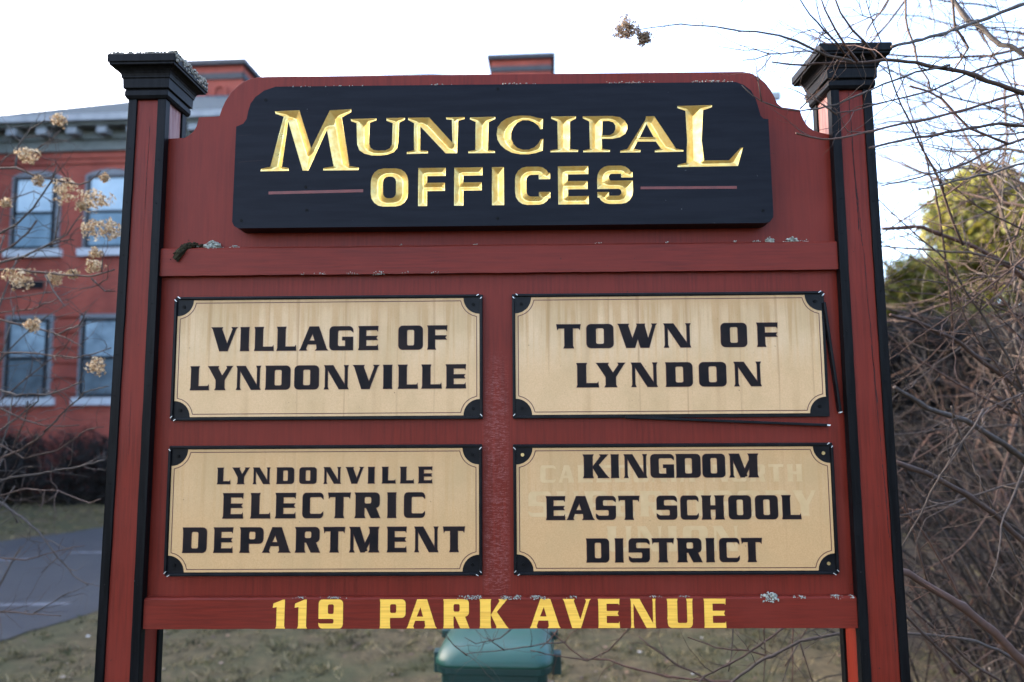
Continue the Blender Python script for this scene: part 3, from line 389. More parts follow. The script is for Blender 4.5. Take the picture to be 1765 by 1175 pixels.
# cracks in the right post and a few in the left: dark splits a few millimetres deep
t = NT('split wood'); M['split'] = t.fin((.018, .008, .007), .9)
def crack(pts, w, parent, y):
    mb = MB(); n = len(pts); L = []; Rr = []
    for i, (x, z) in enumerate(pts):
        ww = w*(.3+.7*random.random()) if 0 < i < n-1 else 0; L.append((x-ww, y, z)); Rr.append((x+ww, y, z))
    vs = L+Rr+[(x, y+.0015, z) for x, z in pts]
    fs = []
    for i in range(n-1): fs += [(i, i+1, n+i+1, n+i)]
    mb.add(vs, [f[::-1] for f in fs]); o = keep(mb.build('crack', M['split'], parent)); o.location = (0, 0, 0); return o
def wander(x0, z0, x1, z1, n, amp):
    P = []; d = 0
    for i in range(n+1):
        k = i/n; d = d*.7+random.uniform(-amp, amp); P.append((x0+(x1-x0)*k+d, z0+(z1-z0)*k))
    return P
for a in ((.919, 3.05, .927, 2.66, .0016), (.927, 2.78, .934, 2.62, .0012), (.935, 2.62, .950, 2.20, .0011), (.942, 2.36, .955, 2.05, .0008), (.954, 2.05, .962, 1.86, .0010), (.957, 1.72, .961, 1.58, .0007)):
    crack(wander(*a[:4], 40, .0008), a[4], post_r, -.0246)
for a in ((-.995, 2.98, -.998, 2.74, .0007), (-.997, 2.80, -1.0, 2.62, .0004), (-1.013, 2.25, -1.012, 2.08, .0005)):
    crack(wander(*a[:4], 30, .0005), a[4], post_l, -.0246)

# --- header board: thick black board with letters cut into its face
hb = HEADER; YF, YB = -.055, -.001
offl = layout(TEXT['OFFICES'][0], S=.325, h=.215, fl=0, ro=.33, ri=.14, carve=True)
ops_all = list(SERIF)+[q for l in offl for q in l]
def carved():
    V, F = cdt([P for _, P in ops_all]); c = V[F].mean(1); ins = inside(ops_all, c[:, 0], c[:, 1])
    em = {}
    for fi, f in enumerate(F):
        for i in range(3):
            e = tuple(sorted((int(f[i]), int(f[(i+1) % 3])))); em.setdefault(e, []).append(bool(ins[fi]))
    segs = [(V[a], V[b]) for (a, b), s in em.items() if (len(s) == 2 and s[0] != s[1]) or (len(s) == 1 and s[0])]
    A = np.array([s[0] for s in segs]); B = np.array([s[1] for s in segs])
    def dist(P):
        out = np.empty(len(P))
        for i in range(0, len(P), 1500):
            p = P[i:i+1500, None, :]; d = B-A; tt = np.clip(((p-A)*d).sum(2)/np.maximum((d*d).sum(1), 1e-14), 0, 1)
            out[i:i+1500] = np.sqrt((((A+d*tt[..., None])-p)**2).sum(2)).min(1)
        return out
    g = .0022; lo, hi = A.min(0), A.max(0); xs = np.arange(lo[0], hi[0], g); zs = np.arange(lo[1], hi[1], g)
    gx, gz = np.meshgrid(xs, zs); gx = gx+(np.arange(len(zs)) % 2)[:, None]*g/2; P = np.c_[gx.ravel(), gz.ravel()]; P = P[inside(ops_all, P[:, 0], P[:, 1])]; d = dist(P); P = P[d > .0012]
    V2, F2 = cdt([hb], extra=P, segs=segs)
    c = V2[F2].mean(1); ins = inside(ops_all, c[:, 0], c[:, 1]); inb = inpoly(hb, c[:, 0], c[:, 1])
    dep = np.zeros(len(V2)); used = np.unique(F2[ins]); dep[used] = dist(V2[used]); dep = np.minimum(dep*.72, .016)
    return V2, ccw(V2, F2[ins]), ccw(V2, F2[inb & ~ins]), dep
V2, Fi, Fo, dep = carved()
mb = MB().prism(hb, YF, YB, front=False)
mb.add([(x, YF, z) for x, z in V2], [tuple(f) for f in Fo])
header = keep(mb.build('header_board', M['black_board'], sign)); header['label'] = 'black header board with carved gilt lettering'
bm = bmesh.new(); bm.from_mesh(header.data); bmesh.ops.remove_doubles(bm, verts=bm.verts, dist=1e-5); bm.to_mesh(header.data); bm.free()
lab = np.arange(len(V2))
for _ in range(400):                                    # letters = connected groups of triangles
    m_ = lab[Fi].min(1); new = lab.copy(); np.minimum.at(new, Fi.ravel(), np.repeat(m_, 3))
    if (new == lab).all(): break
    lab = new
gl = lab[Fi[:, 0]]
for g in np.unique(gl):
    F_ = Fi[gl == g]; us, inv = np.unique(F_, return_inverse=True)
    np_mesh('carved_letter', np.c_[V2[us, 0], YF+dep[us], V2[us, 1]], inv.reshape(F_.shape), M['gold_leaf'], header)
for P in RULES:
    MB().prism(P, YF-.0006, YF+.002).build('painted_rule', M['red_rule'] if 'red_rule' in M else M.setdefault('red_rule', simple('red line paint', (.165, .028, .018), None, 40, .5, bump=0)), header)
for x, z in HSCREWS:
    s_ = MB().tube([(x, YF+.001, z), (x, YF-.0009, z)], .0042, 10)
    s_.tube([(x, YF-.0009, z), (x, YF-.0014, z)], .0018, 6); s_.build('screw', M['screw'], header)
for a in ((.0, 0),):
    for x0, z0, x1, z1, w in ((-.732, 2.861, -.665, 2.866, .0011), (-.735, 2.935, -.70, 2.937, .0006), (-.735, 2.795, -.72, 2.796, .0006), (.668, 2.866, .70, 2.866, .0006)):
        m_ = MB(); n = 14; P = [(x0+(x1-x0)*i/n, z0+(z1-z0)*i/n+random.uniform(-.0008, .0008)) for i in range(n+1)]
        m_.add([(x, YF-.0004, z-w*random.random()) for x, z in P]+[(x, YF-.0004, z+w*random.random()) for x, z in P], [(i, i+1, n+2+i, n+1+i) for i in range(n)])
        m_.build('crack', M['split'], header)

# --- four plaques
def plaque(x0, x1, z0, z1, key, label, drip, loose=False, brass=False, ghost=False):
    cx, cz = (x0+x1)/2, (z0+z1)/2; yb, yf = -.0005, -.010
    bk = MB().box((x0-cx, yf, z0-cz), (x1-cx, yb, z1-cz)).build('plaque', M['black_metal'], sign, bevel=.001)
    bk.location = Vector((cx, 0, cz))-SO; bk['label'] = label
    W, Hh = (x1-x0)/2-.0085, (z1-z0)/2-.0095; r = .043
    def notched(i, n=9):
        P = []
        for sx, sz, a0 in ((-1, -1, 90), (1, -1, 180), (1, 1, 270), (-1, 1, 0)):
            ccx, ccz = sx*W, sz*Hh; rr = r+i
            arc = [(ccx+rr*math.cos(R_(a)), ccz+rr*math.sin(R_(a))) for a in np.linspace(a0, a0-90, n)]
            if i: arc = [(max(-W+i, min(W-i, x)), max(-Hh+i, min(Hh-i, z))) for x, z in arc]
            P += arc
        return P
    MB().prism(notched(0), yf-.0009, yf-.0001).build('face', plaque_tan('tan plaque face', drip, *(((.68, .43, .215), (.605, .37, .17)) if drip > .9 else ((.615, .36, .155), (.545, .31, .125)))), bk)
    a, b = notched(.0065), notched(.0085); n = len(a); y = yf-.0014
    MB().add([(x, y, z) for x, z in a]+[(x, y, z) for x, z in b], [(i, (i+1) % n, n+(i+1) % n, n+i) for i in range(n)]).build('border_line', M['letter_edge'], bk)
    org = (cx, 0, cz); y = yf-.0018
    if ghost:
        flat_letters('ghost_letter', [l for ln in TEXT['GHOST'] for l in layout(ln)], yf-.0013, M['ghost'], bk, 0, org)
    letters = [l for ln in TEXT[key] for l in layout(ln)]
    flat_letters('letter', letters, y, M['letter_black'], bk, .0012, org, M['letter_edge'])
    def bar(p, q, w=.007, d=.016):                      # edging strip between two points of the face plane
        p, q = Vector(p), Vector(q); u = (q-p).normalized(); v = Vector((-u.y, u.x))*w/2; m_ = MB()
        c = [(p-v), (q-v), (q+v), (p+v)]; m_.prism([(k.x, k.y) for k in c], -d, yb); return m_.build('edging', M['black_metal'], bk, bevel=.0016)
    X, Z = (x1-x0)/2, (z1-z0)/2; e = .0035
    bar((-X+.008, Z-e), (X-.008, Z-e)); bar((-X+e, -Z+.008), (-X+e, Z-.008))
    if not loose: bar((X-e, -Z+.008), (X-e, Z-.008)); bar((-X+.008, -Z+e), (X-.008, -Z+e))
    else:
        o = bar((X-.002, Z-.03), (X+.026, -Z+.012), d=.018); o['label'] = 'edging strip swung loose at its lower end'
        o = bar((-.12, -Z+.002), (X-.006, -Z-.022), d=.018); o['label'] = 'edging strip hanging below the plaque'
        bar((-X+.008, -Z+e), (-.13, -Z+e))
        ch = MB().prism([(X-.012, -Z-.0235), (X-.004, -Z-.0240), (X-.002, -Z-.0205), (X-.011, -Z-.0195)], -.0186, -.010); ch.build('bare_tip', M['chip'], bk)
        ch = MB().prism([(X+.0225, -Z+.009), (X+.030, -Z+.0115), (X+.0295, -Z+.0135), (X+.023, -Z+.012)], -.0186, -.010); ch.build('bare_tip', M['chip'], bk)
    for sx in (-1, 1):
        for sz in (-1, 1):
            px, pz = sx*(X-.025), sz*(Z-.027); s_ = MB().tube([(px, yf, pz), (px, yf-.002, pz)], .0045, 12)
            s_.tube([(px, yf-.002, pz), (px, yf-.0026, pz)], .002, 6)
            s_.build('screw', M['brass_screw'] if brass and not (sx < 0 and sz < 0) else M['screw'], bk, smooth=False)
            if loose and sx > 0 and sz < 0: continue
            for k in range(random.choice((1, 2, 2))):   # bare metal showing at the mitred corners
                ang = R_(45)*sx*sz*(1 if k == 0 else .75); c0 = Vector((sx*(X-.004-.009*k), sz*(Z-.010+.008*k))); u = Vector((math.cos(ang), math.sin(ang)))*random.uniform(.003, .0045); v = Vector((-u.y, u.x)).normalized()*.0009
                q = [c0-u-v, c0+u-v, c0+u+v, c0-u+v]; MB().prism([(p.x, p.y) for p in q], -.0166, -.012).build('bare_corner', M['chip'], bk)
    return bk
p1 = plaque(-.9115, -.079, 2.1705, 2.503, 'VILLAGE', 'rain streaked tan plaque reading Village of Lyndonville', 1.0)
p2 = plaque(0., .8315, 2.1705, 2.503, 'TOWN', 'tan plaque reading Town of Lyndon with loose edging', 1.15, loose=True)
p3 = plaque(-.912, -.0815, 1.768, 2.104, 'ELECTRIC', 'tan plaque reading Lyndonville Electric Department', .35)
p4 = plaque(0., .8345, 1.7685, 2.103, 'KINGDOM', 'tan plaque reading Kingdom East School District over ghosted older lettering', .3, brass=True, ghost=True)
flat_letters('letter', layout(TEXT['STREET'][0], S=.38, h=.17, fl=.02, ro=.15, ri=.06), -.0226, M['gold_paint'], rail_low)

# --- lichen, moss and bits on ledges
def crust_mat(name, a, b):
    t = NT(name); f = t.noise((1, 1, 1), 160., 4.); t.bump(f, .8, .003); return t.fin(t.mix(a, b, t.ramp(f, [(.4, 0.), (.65, 1.)])), .95, 0, .1)
M['lichen'] = crust_mat('pale lichen', (.44, .44, .37), (.22, .235, .19)); M['moss'] = crust_mat('dark moss', (.045, .038, .020), (.016, .013, .009)); M['moss_tan'] = crust_mat('grey tan lichen', (.40, .37, .30), (.12, .11, .09))
def blob(mb, c, r):
    n, k = 6, 4; rs = []
    for j in range(1, k):
        a = math.pi*j/k; rr = r*math.sin(a)
        rs.append([(c[0]+rr*math.cos(2*math.pi*i/n)*random.uniform(.6, 1.2), c[1]+rr*math.sin(2*math.pi*i/n)*random.uniform(.6, 1.2), c[2]-r*math.cos(a)*random.uniform(.6, 1.1)) for i in range(n)])
    mb.rings(rs)
def patch(parent, x, z, w, h, y0, y1, n, mat, name='lichen_patch', hang=.2):
    mb = MB()
    for _ in range(n):
        u = random.gauss(0, .38); u = max(-1, min(1, u)); top_ = .8*h*(1-abs(u))**.7*random.choice((.5, 1, 1))
        blob(mb, (x+u*w/2, random.uniform(y0, y1), z+random.uniform(-hang*h, top_)), random.uniform(.0012, .0032)*min(1.5, max(.7, h/.012)))
    o = mb.build(name, mat, parent); return o
for x, w, h, n in ((-.815, .058, .024, 170), (-.755, .03, .008, 30), (-.855, .008, .006, 6), (-.30, .012, .006, 8), (.235, .02, .006, 12), (.60, .022, .006, 12), (.66, .035, .006, 16), (.694, .03, .016, 46), (.755, .045, .016, 60), (.785, .03, .006, 16), (-.1, .02, .005, 8), (.42, .015, .005, 8)):
    patch(rail_mid, x, 2.639, w, h, -.017, -.002, n, M['lichen'])
for x, w, h, n in ((-.56, .02, .004, 10), (-.51, .05, .004, 18), (-.43, .05, .005, 24), (-.36, .06, .006, 34), (-.28, .03, .004, 10), (-.2, .03, .003, 9)):
    patch(rail_mid, x, 2.563, w, h, -.021, -.016, n, M['lichen'], hang=.8)
for x, w, h, n in ((-.55, .05, .003, 14), (-.46, .08, .003, 22), (-.12, .05, .008, 50), (-.09, .03, .006, 30), (-.02, .035, .008, 48), (.008, .03, .007, 36), (.06, .055, .008, 60), (.15, .03, .005, 20), (.36, .035, .004, 14), (.44, .06, .003, 18), (.655, .055, .022, 130), (.73, .05, .006, 26), (.82, .04, .010, 36), (.86, .02, .006, 16)):
    patch(rail_low, x, 1.716, w, h*.6, -.026, -.012, n, M['lichen'], hang=1.2 if w < .05 else 1.0)
for x, w, n in ((-.58, .11, 30), (-.45, .14, 40), (-.2, .1, 18), (.02, .18, 30), (.32, .2, 34), (.55, .2, 40)):
    patch(header, x, max(p[1] for p in HEADER)-.0005, w, .003, YF-.0005, YF+.012, n, M['lichen'], hang=.5)
mb = MB(); cx, cy, hw = capl                            # thick crust on the top of the left cap
for _ in range(1300):
    a = random.choice((0, 1, 1, 1, 2)); u = random.uniform(-1, 1)
    if a == 1: x, y = cx+hw*random.uniform(.80, 1.012), cy+hw*u
    elif a == 0: x, y = cx+hw*u, cy-hw*random.uniform(.9, 1.004)
    else: x, y = cx+hw*random.uniform(-1, 1), cy+hw*random.uniform(-1, 1)
    blob(mb, (x, y, 3.167+random.uniform(-.004, .005)+(random.uniform(-.020, .004) if a == 1 and x > cx+hw*.985 else 0)), random.uniform(.002, .0055 if a == 1 else .0035))
mb.build('lichen_crust', M['moss_tan'], post_l)
mb = MB(); P = [(-.908, -.024, 2.604), (-.897, -.025, 2.623), (-.884, -.018, 2.641), (-.868, -.010, 2.645), (-.845, -.008, 2.642)]
mb.tube(P, [.0095, .011, .010, .007, .003], 7)
for _ in range(110):
    k = random.random()*3.99; i = int(k); f = k-i; p = Vector(P[i])*(1-f)+Vector(P[i+1])*f; blob(mb, p+Vector((random.gauss(0, .005), random.gauss(-.003, .004), random.gauss(.002, .004))), random.uniform(.002, .0045))
o = mb.build('moss_clump', M['moss']); tag(o, 'dark brown mossy clump drooping over the middle rail beside the left post', 'moss clump')

# ================================================================ terrain, drive, lawn
def smooth(a): a = np.clip(a, 0, 1); return a*a*(3-2*a)
def ground_z(x, y):
    y = np.asarray(y, float); x = np.asarray(x, float)
    return .35*(1-smooth((y-.15)/1.3))+.012*np.sin(x*1.7+y*1.1)*np.sin(y*1.3-x*.6)*smooth((y-1)/2)
t = NT('lawn soil'); f = t.noise((1, 1, 1), 9., 7., .65); g = t.noise((1, 1, 1), .9, 4.)
c = t.mix((.060, .046, .026), (.125, .095, .050), t.ramp(f, [(.35, 0.), (.65, 1.)])); c = t.mix(c, (.050, .060, .028), t.math('MULTIPLY', t.ramp(g, [(.42, 0.), (.6, 1.)]), .6)); tc = t.n('ShaderNodeTexCoord'); sx = t.n('ShaderNodeSeparateXYZ'); t.l(tc.outputs['Object'], sx.inputs[0]); c = t.mix(c, (.035, .027, .020), t.ramp(t.math('ADD', t.math('MULTIPLY', sx.outputs[0], .1), t.math('MULTIPLY', t.math('SUBTRACT', g, .5), .5)), [(.22, 0.), (.42, .9)]))  # soil painted darker towards the right, standing in for shade there
M['soil'] = (t.bump(f, .8, .03), t.fin(c, .95, 0, .15))[1]
xs = np.unique(np.r_[np.linspace(-900, -30, 12), np.linspace(-30, 30, 91), np.linspace(30, 900, 12)]); ys = np.unique(np.r_[np.linspace(-900, -12, 12), np.linspace(-12, 30, 85), np.linspace(30, 1500, 14)])
gx, gy = np.meshgrid(xs, ys); V = np.c_[gx.ravel(), gy.ravel(), ground_z(gx, gy).ravel()]; nx = len(xs); i, j = np.meshgrid(np.arange(nx-1), np.arange(len(ys)-1)); a = (j*nx+i).ravel()
gr = np_mesh('ground', V, np.c_[a, a+1, a+nx+1, a+nx], M['soil']); tag(gr, kind='structure')

t = NT('asphalt'); f = t.noise((1, 1, 1), 60., 5., .7); g = t.noise((1, 1, 1), 1.1, 5.)
c = t.mix((.021, .025, .030), (.047, .054, .060), t.ramp(f, [(.35, 0.), (.68, 1.)])); c = t.mix(c, (.022, .026, .033), t.math('MULTIPLY', t.ramp(g, [(.45, 0.), (.62, 1.)]), .6))
M['asphalt'] = (t.bump(f, .5, .01), t.fin(c, .8, 0, .4))[1]
drive = [(-14, 1.2), (-5.0, 4.98), (-4.88, 6.2), (-3.6, 8.6), (-2.6, 10.4), (-2.4, 12.0), (-4.6, 12.1), (-7.96, 11.32), (-8.78, 9.93), (-16.5, 7.6), (-22, 3.5)]
drive = [(-18, -3.2), (-9.0, 1.1), (-6.6, 3.2), (-5.02, 4.95), (-4.60, 6.1), (-3.7, 8.2), (-2.9, 10.2), (-2.6, 12.2), (-4.6, 12.3), (-7.7, 11.6), (-9.0, 9.7), (-16.5, 7.0), (-26, 2.0)]
def sheet(name, P, z, mat, parent=None):
    V, F = cdt([P]); c = V[F].mean(1); F = F[inpoly(P, c[:, 0], c[:, 1])]; F = ccw(V, F); return np_mesh(name, np.c_[V[:, 0], V[:, 1], np.full(len(V), z)], F, mat, parent)
def ragged(P, amp):
    out = []
    for i, p in enumerate(P):
        q = P[(i+1) % len(P)]; L = math.hypot(q[0]-p[0], q[1]-p[1]); n = max(1, int(L/.22))
        out += [(p[0]+(q[0]-p[0])*k/n+random.gauss(0, amp), p[1]+(q[1]-p[1])*k/n+random.gauss(0, amp)) for k in range(n)]
    return out
drive = ragged(drive, .035)
dr = sheet('driveway', drive, .014, M['asphalt']); tag(dr, kind='structure')
M['line'] = simple('worn line paint', (.17, .18, .20), (.05, .055, .065), 5, .8)
for k, (x0, y0, x1, y1, w) in enumerate(((-9.5, 6.0, -5.15, 6.2, .10), (-12, 8.2, -7.3, 8.55, .12), (-7.0, 9.0, -5.3, 9.1, .10))):
    sheet('painted_line', [(x0, y0-w/2), (x1, y1-w/2), (x1, y1+w/2), (x0, y0+w/2)], .018, M['line'])['kind'] = 'structure'
def blade_mat():
    t = NT('dead and green grass'); g = t.n('ShaderNodeNewGeometry'); r = g.outputs['Random Per Island']; n = t.noise((1, 1, 1), 1.3, 4.)
    c = t.ramp(r, [(0., (.036, .038, .012)), (.2, (.078, .074, .022)), (.4, (.17, .130, .055)), (.8, (.29, .215, .100)), (1., (.40, .31, .17))])
    c = t.mix(c, (.050, .062, .024), t.math('MULTIPLY', t.ramp(n, [(.42, 0.), (.62, 1.)]), .6)); n2 = t.noise((1, 1.6, 1), 4.6, 4., .6)
    c = t.mix(c, (.032, .027, .022), t.math('MULTIPLY', t.ramp(n2, [(.50, 0.), (.62, 1.)]), .75)); n3 = t.noise((1, 1.8, 1), 7.5, 3.); c = t.mix(c, (.34, .29, .19), t.math('MULTIPLY', t.ramp(n3, [(.58, 0.), (.70, 1.)]), .5)); return t.fin(c, .85, 0, .2)
nt = 24000; ty = 2.6+RNG.random(nt)**1.5*14; tx = -.6+(RNG.random(nt)-.5)*2*(2.0+ty*.9); k = ~inpoly(drive, tx, ty)
k &= RNG.random(nt) < .06+.94*smooth(.5+1.5*np.sin(tx*6.1+np.sin(ty*3.7)*1.6)*np.cos(ty*7.3+np.sin(tx*2.9)*1.7)); k &= RNG.random(nt) > .75*smooth((tx-2.2)/1.8)
tx, ty = tx[k], ty[k]; per = 11; n = len(tx)*per; sp = .035
x = np.repeat(tx, per)+RNG.normal(0, sp, n); y = np.repeat(ty, per)+RNG.normal(0, sp, n); ta = np.repeat(RNG.random(len(tx))*6.283, per); th_ = np.repeat(RNG.uniform(.5, 1.5, len(tx)), per)
a = RNG.random(n)*6.283; hgt = RNG.uniform(.015, .055, n)*th_; lean = RNG.uniform(.4, 2.6, n); w = RNG.uniform(.002, .0055, n)*(1+y*.08); z = ground_z(x, y)-.004
b = ta+RNG.normal(0, .9, n); P0 = np.c_[x-np.cos(a)*w, y-np.sin(a)*w, z]; P1 = np.c_[x+np.cos(a)*w, y+np.sin(a)*w, z]; P2 = np.c_[x+np.cos(b)*hgt*lean, y+np.sin(b)*hgt*lean, z+hgt]
V = np.stack([P0, P1, P2], 1).reshape(-1, 3); gs = np_mesh('grass', V, np.arange(3*n).reshape(-1, 3), blade_mat()); tag(gs, 'short matted winter grass, half green and half straw coloured', 'grass', kind='stuff')
n = 1500; y = 2.5+RNG.random(n)**1.4*11; x = -.5+(RNG.random(n)-.5)*2*(2+y*.85); k = ~inpoly(drive, x, y); x, y = x[k], y[k]; n = len(x); s = RNG.uniform(.012, .035, n); a = RNG.random(n)*6.283; z = ground_z(x, y)+.02
def q(dx, dy, dz): return np.c_[x+np.cos(a)*dx*s-np.sin(a)*dy*s, y+np.sin(a)*dx*s+np.cos(a)*dy*s, z+dz*s]
V = np.stack([q(-1, 0, .1), q(0, -.55, .5), q(1, 0, .2), q(0, .55, .0)], 1).reshape(-1, 3)
t = NT('fallen leaf'); g = t.n('ShaderNodeNewGeometry'); mt = t.fin(t.ramp(g.outputs['Random Per Island'], [(0., (.05, .03, .018)), (.6, (.15, .09, .05)), (.9, (.28, .22, .16)), (1., (.42, .39, .35))]), .8)
lf = np_mesh('leaf_litter', V, np.arange(4*n).reshape(-1, 4), mt); tag(lf, 'pale and brown dead leaves scattered through the lawn', 'leaf litter', kind='stuff')

# ================================================================ brick building behind
bld = empty('brick_building', (-13, 17, 0), R_(-2.3)); tag(bld, 'two storey red brick building with slate hip roof behind the sign', 'building')
t = NT('red brick'); tc = t.n('ShaderNodeTexCoord'); sx = t.n('ShaderNodeSeparateXYZ'); t.l(tc.outputs['Object'], sx.inputs[0]); cb = t.n('ShaderNodeCombineXYZ'); t.l(t.math('ADD', sx.outputs[0], sx.outputs[1]), cb.inputs[0]); t.l(sx.outputs[2], cb.inputs[1])
bt = t.n('ShaderNodeTexBrick'); t.l(cb.outputs[0], bt.inputs['Vector']); bt.inputs['Scale'].default_value = 1.; bt.inputs['Brick Width'].default_value = .21; bt.inputs['Row Height'].default_value = .07; bt.inputs['Mortar Size'].default_value = .006
bt.inputs['Color1'].default_value = (.39, .075, .046, 1); bt.inputs['Color2'].default_value = (.30, .056, .036, 1); bt.inputs['Mortar'].default_value = (.24, .12, .09, 1)
f = t.noise((1, 1, 1), .8, 5.); M['brick'] = t.fin(t.mix(bt.outputs['Color'], (.17, .04, .03), t.math('MULTIPLY', t.ramp(f, [(.4, 0.), (.6, 1.)]), .6)), .85, 0, .3)
M['slate'] = simple('slate roof', (.060, .075, .092), (.040, .051, .063), 9, .9, spec=0., stretch=(1, 1, 5), bump=.3, dist=.01); M['cornice'] = simple('grey green cornice', (.15, .16, .14), (.11, .12, .105), 3, .6); M['gutter'] = simple('pale gutter', (.27, .29, .30), (.19, .205, .22), 3, .6)
M['stone'] = simple('pale sill stone', (.52, .53, .54), (.43, .44, .46), 5, .7); M['sash'] = simple('black sash', (.012, .013, .016), None, 8, .4); M['frame'] = simple('grey window frame', (.18, .19, .20), (.14, .15, .16), 4, .6)
t = NT('window glass'); f = t.noise((1, 1, 1), .9, 3.); t.bump(f, .12, .02); M['glass'] = t.fin((.10, .14, .17), .06, 0, 1.0); t.p.inputs['IOR'].default_value = 1.9
M['reflection'] = simple('sky reflection', (.50, .61, .66), (.38, .49, .55), 2, .7); M['sheen'] = simple('blue grey sky sheen', (.22, .32, .38), (.12, .20, .25), 1.4, .7); M['reflected'] = simple('grey reflected sky', (.34, .44, .49), (.13, .18, .21), 1.6, .7); M['dim'] = simple('dim reflection', (.12, .165, .19), (.045, .06, .07), 1.6, .7); M['coping'] = simple('dark coping', (.045, .045, .05), None, 4, .7)  # window sheets take the colour of sky reflected in the panes
UE, DEP, EAVE = 19.0, 14.0, 9.42
X0 = -2.15
MB().box((X0, 0, -.3), (UE, DEP, EAVE)).build('wall', M['brick'], bld)
mb = MB()                                               # corbel course and flush brick bands between the lower windows
mb.box((X0-.05, -.05, 9.10), (UE+.05, 0, 9.24)); mb.box((X0-.09, -.09, 9.24), (UE+.09, 0, 9.42))
for z in np.arange(2.66, 4.9, .42): mb.box((X0-.02, -.07, z), (UE, 0, z+.32))
mb.box((X0-.06, -.06, -.3), (UE+.06, 0, 1.6)); mb.build('brick_banding', M['brick'], bld)
mb = MB(); mb.box((X0-.18, -.18, 9.425), (UE+.18, DEP+.18, 9.72)); mb.box((X0-.62, -.62, 9.98), (UE+.62, DEP+.62, 10.06)); mb.box((X0-.25, -.25, 9.72), (UE+.25, DEP+.25, 9.98)); mb.build('cornice', M['cornice'], bld)
for i, u in enumerate(np.arange(X0+.1, UE, .86)):
    MB().box((u, -.56, 9.78), (u+.28, -.25, 9.978)).build('bracket', M['gutter'], bld)
mb = MB(); mb.box((X0-.74, -.74, 10.062), (UE+.74, -.60, 10.24)); mb.box((X0-.74, -.60, 10.062), (X0-.60, DEP+.7, 10.24)); mb.build('gutter', M['gutter'], bld)
o_ = .68; zr = 10.20; pit = .62; hx = (DEP+2*o_)/2; zt = zr+pit*hx
A = [(X0-o_, -o_, zr), (UE+o_, -o_, zr), (UE+o_, DEP+o_, zr), (X0-o_, DEP+o_, zr), (X0-o_+hx*1.35, DEP/2, zt), (UE+o_-hx*1.35, DEP/2, zt)]
MB().add(A, [(0, 1, 5, 4), (1, 2, 5), (2, 3, 4, 5), (3, 0, 4), (3, 2, 1, 0)]).build('roof', M['slate'], bld)
def chimney(u0, u1, v0, v1, z0, z1, arch, label):
    c = MB(); c.box((u0, v0, z0), (u1, v1, z1)); ch = c.build('chimney', M['brick'], bld); ch['label'] = label
    MB().box((u0-.14, v0-.14, z1+.001), (u1+.14, v1+.14, z1+.16)).build('coping', M['coping'], ch)
    MB().box((u0-.05, v0-.05, z1-.46), (u1+.05, v0-.002, z1-.26)).build('stone_band', M['coping'], ch); MB().box((u1+.002, v0-.05, z1-.46), (u1+.05, v1, z1-.26)).build('stone_band', M['coping'], ch)
    if arch:
        m_ = MB()
        for cu in np.arange(u0+.55, u1-.3, .71):
            P = [(cu-.24, z1-2.2), (cu+.24, z1-2.2)]+[(cu+.24*math.cos(R_(a)), z1-.86+.24*math.sin(R_(a))) for a in range(0, 181, 20)]
            Q = [(cu-.15, z1-2.2), (cu+.15, z1-2.2)]+[(cu+.15*math.cos(R_(a)), z1-.86+.15*math.sin(R_(a))) for a in range(0, 181, 20)]
            n = len(P); vs = [(x, v0-.05, z) for x, z in P]+[(x, v0-.05, z) for x, z in Q]+[(x, v0-.001, z) for x, z in P]+[(x, v0-.001, z) for x, z in Q]
            m_.add(vs, [(i, (i+1) % n, n+(i+1) % n, n+i) for i in range(1, n)]+[(i, 2*n+i, 2*n+(i+1) % n, (i+1) % n) for i in range(1, n)]+[(n+i, n+(i+1) % n, 3*n+(i+1) % n, 3*n+i) for i in range(1, n)])
        m_.build('arch_moulding', M['brick'], ch)
chimney(2.0, 3.98, 2.6, 4.4, 10.8, 13.22, True, 'broad brick chimney with small round arches')
chimney(11.7, 13.9, 6, 7.3, 12.5, 14.85, False, 'plain brick chimney near the roof ridge')
def window(u, z, w, h, arched, reflection):
    fr = MB(); yo = -.03
    P = [(u-.11, z), (u-.11, z+h)]+([(u-.11+(w+.22)*k/8, z+h+.03+.17*math.sin(math.pi*k/8)**.7) for k in range(9)] if arched else [(u-.11, z+h+.13), (u+w+.11, z+h+.13)])+[(u+w+.11, z+h), (u+w+.11, z)]
    fr.prism(P, -.085, -.001); f = fr.build('window', M['frame'], bld)
    s_ = MB(); b = .075
    for a in ((u, z, u+b, z+h), (u+w-b, z, u+w, z+h), (u+b, z, u+w-b, z+b), (u+b, z+h-b, u+w-b, z+h), (u+b, z+h*.5-.035, u+w-b, z+h*.5+.035)): s_.box((a[0], -.125, a[1]), (a[2], -.086, a[3]))
    s_.build('sash', M['sash'], f)
    MB().box((u+b, -.100, z+b), (u+w-b, -.087, z+h-b)).build('pane', M['glass'], f)
    MB().box((u-.22, -.14, z-.21), (u+w+.22, -.002, z-.005)).build('sill', M['stone'], f)
    for z0_, z1_, m_ in ((z+h*.5+.04, z+h-b-.01, M['reflection'] if reflection else M['reflected']), (z+b+.01, z+h*.5-.04, M['sheen'] if reflection else M['dim'])): MB().box((u+b+.02, -.106, z0_), (u+w-b-.02, -.102, z1_)).build('reflection', m_, f)  # sky reflection in the panes painted as sheets, lighter in the upper half
for i in range(9):
    u = -1.2+i*2.13
    window(u, 6.66, 1.2, 2.06, True, True); window(u+.06, 2.55, 1.16, 2.15, False, False)
mb = MB()
for u in np.arange(-1.22, UE-1, 4.26): mb.box((u, -.04, 5.57), (u+.95, .02, 5.79))
mb.build('vent', M['sash'], bld)

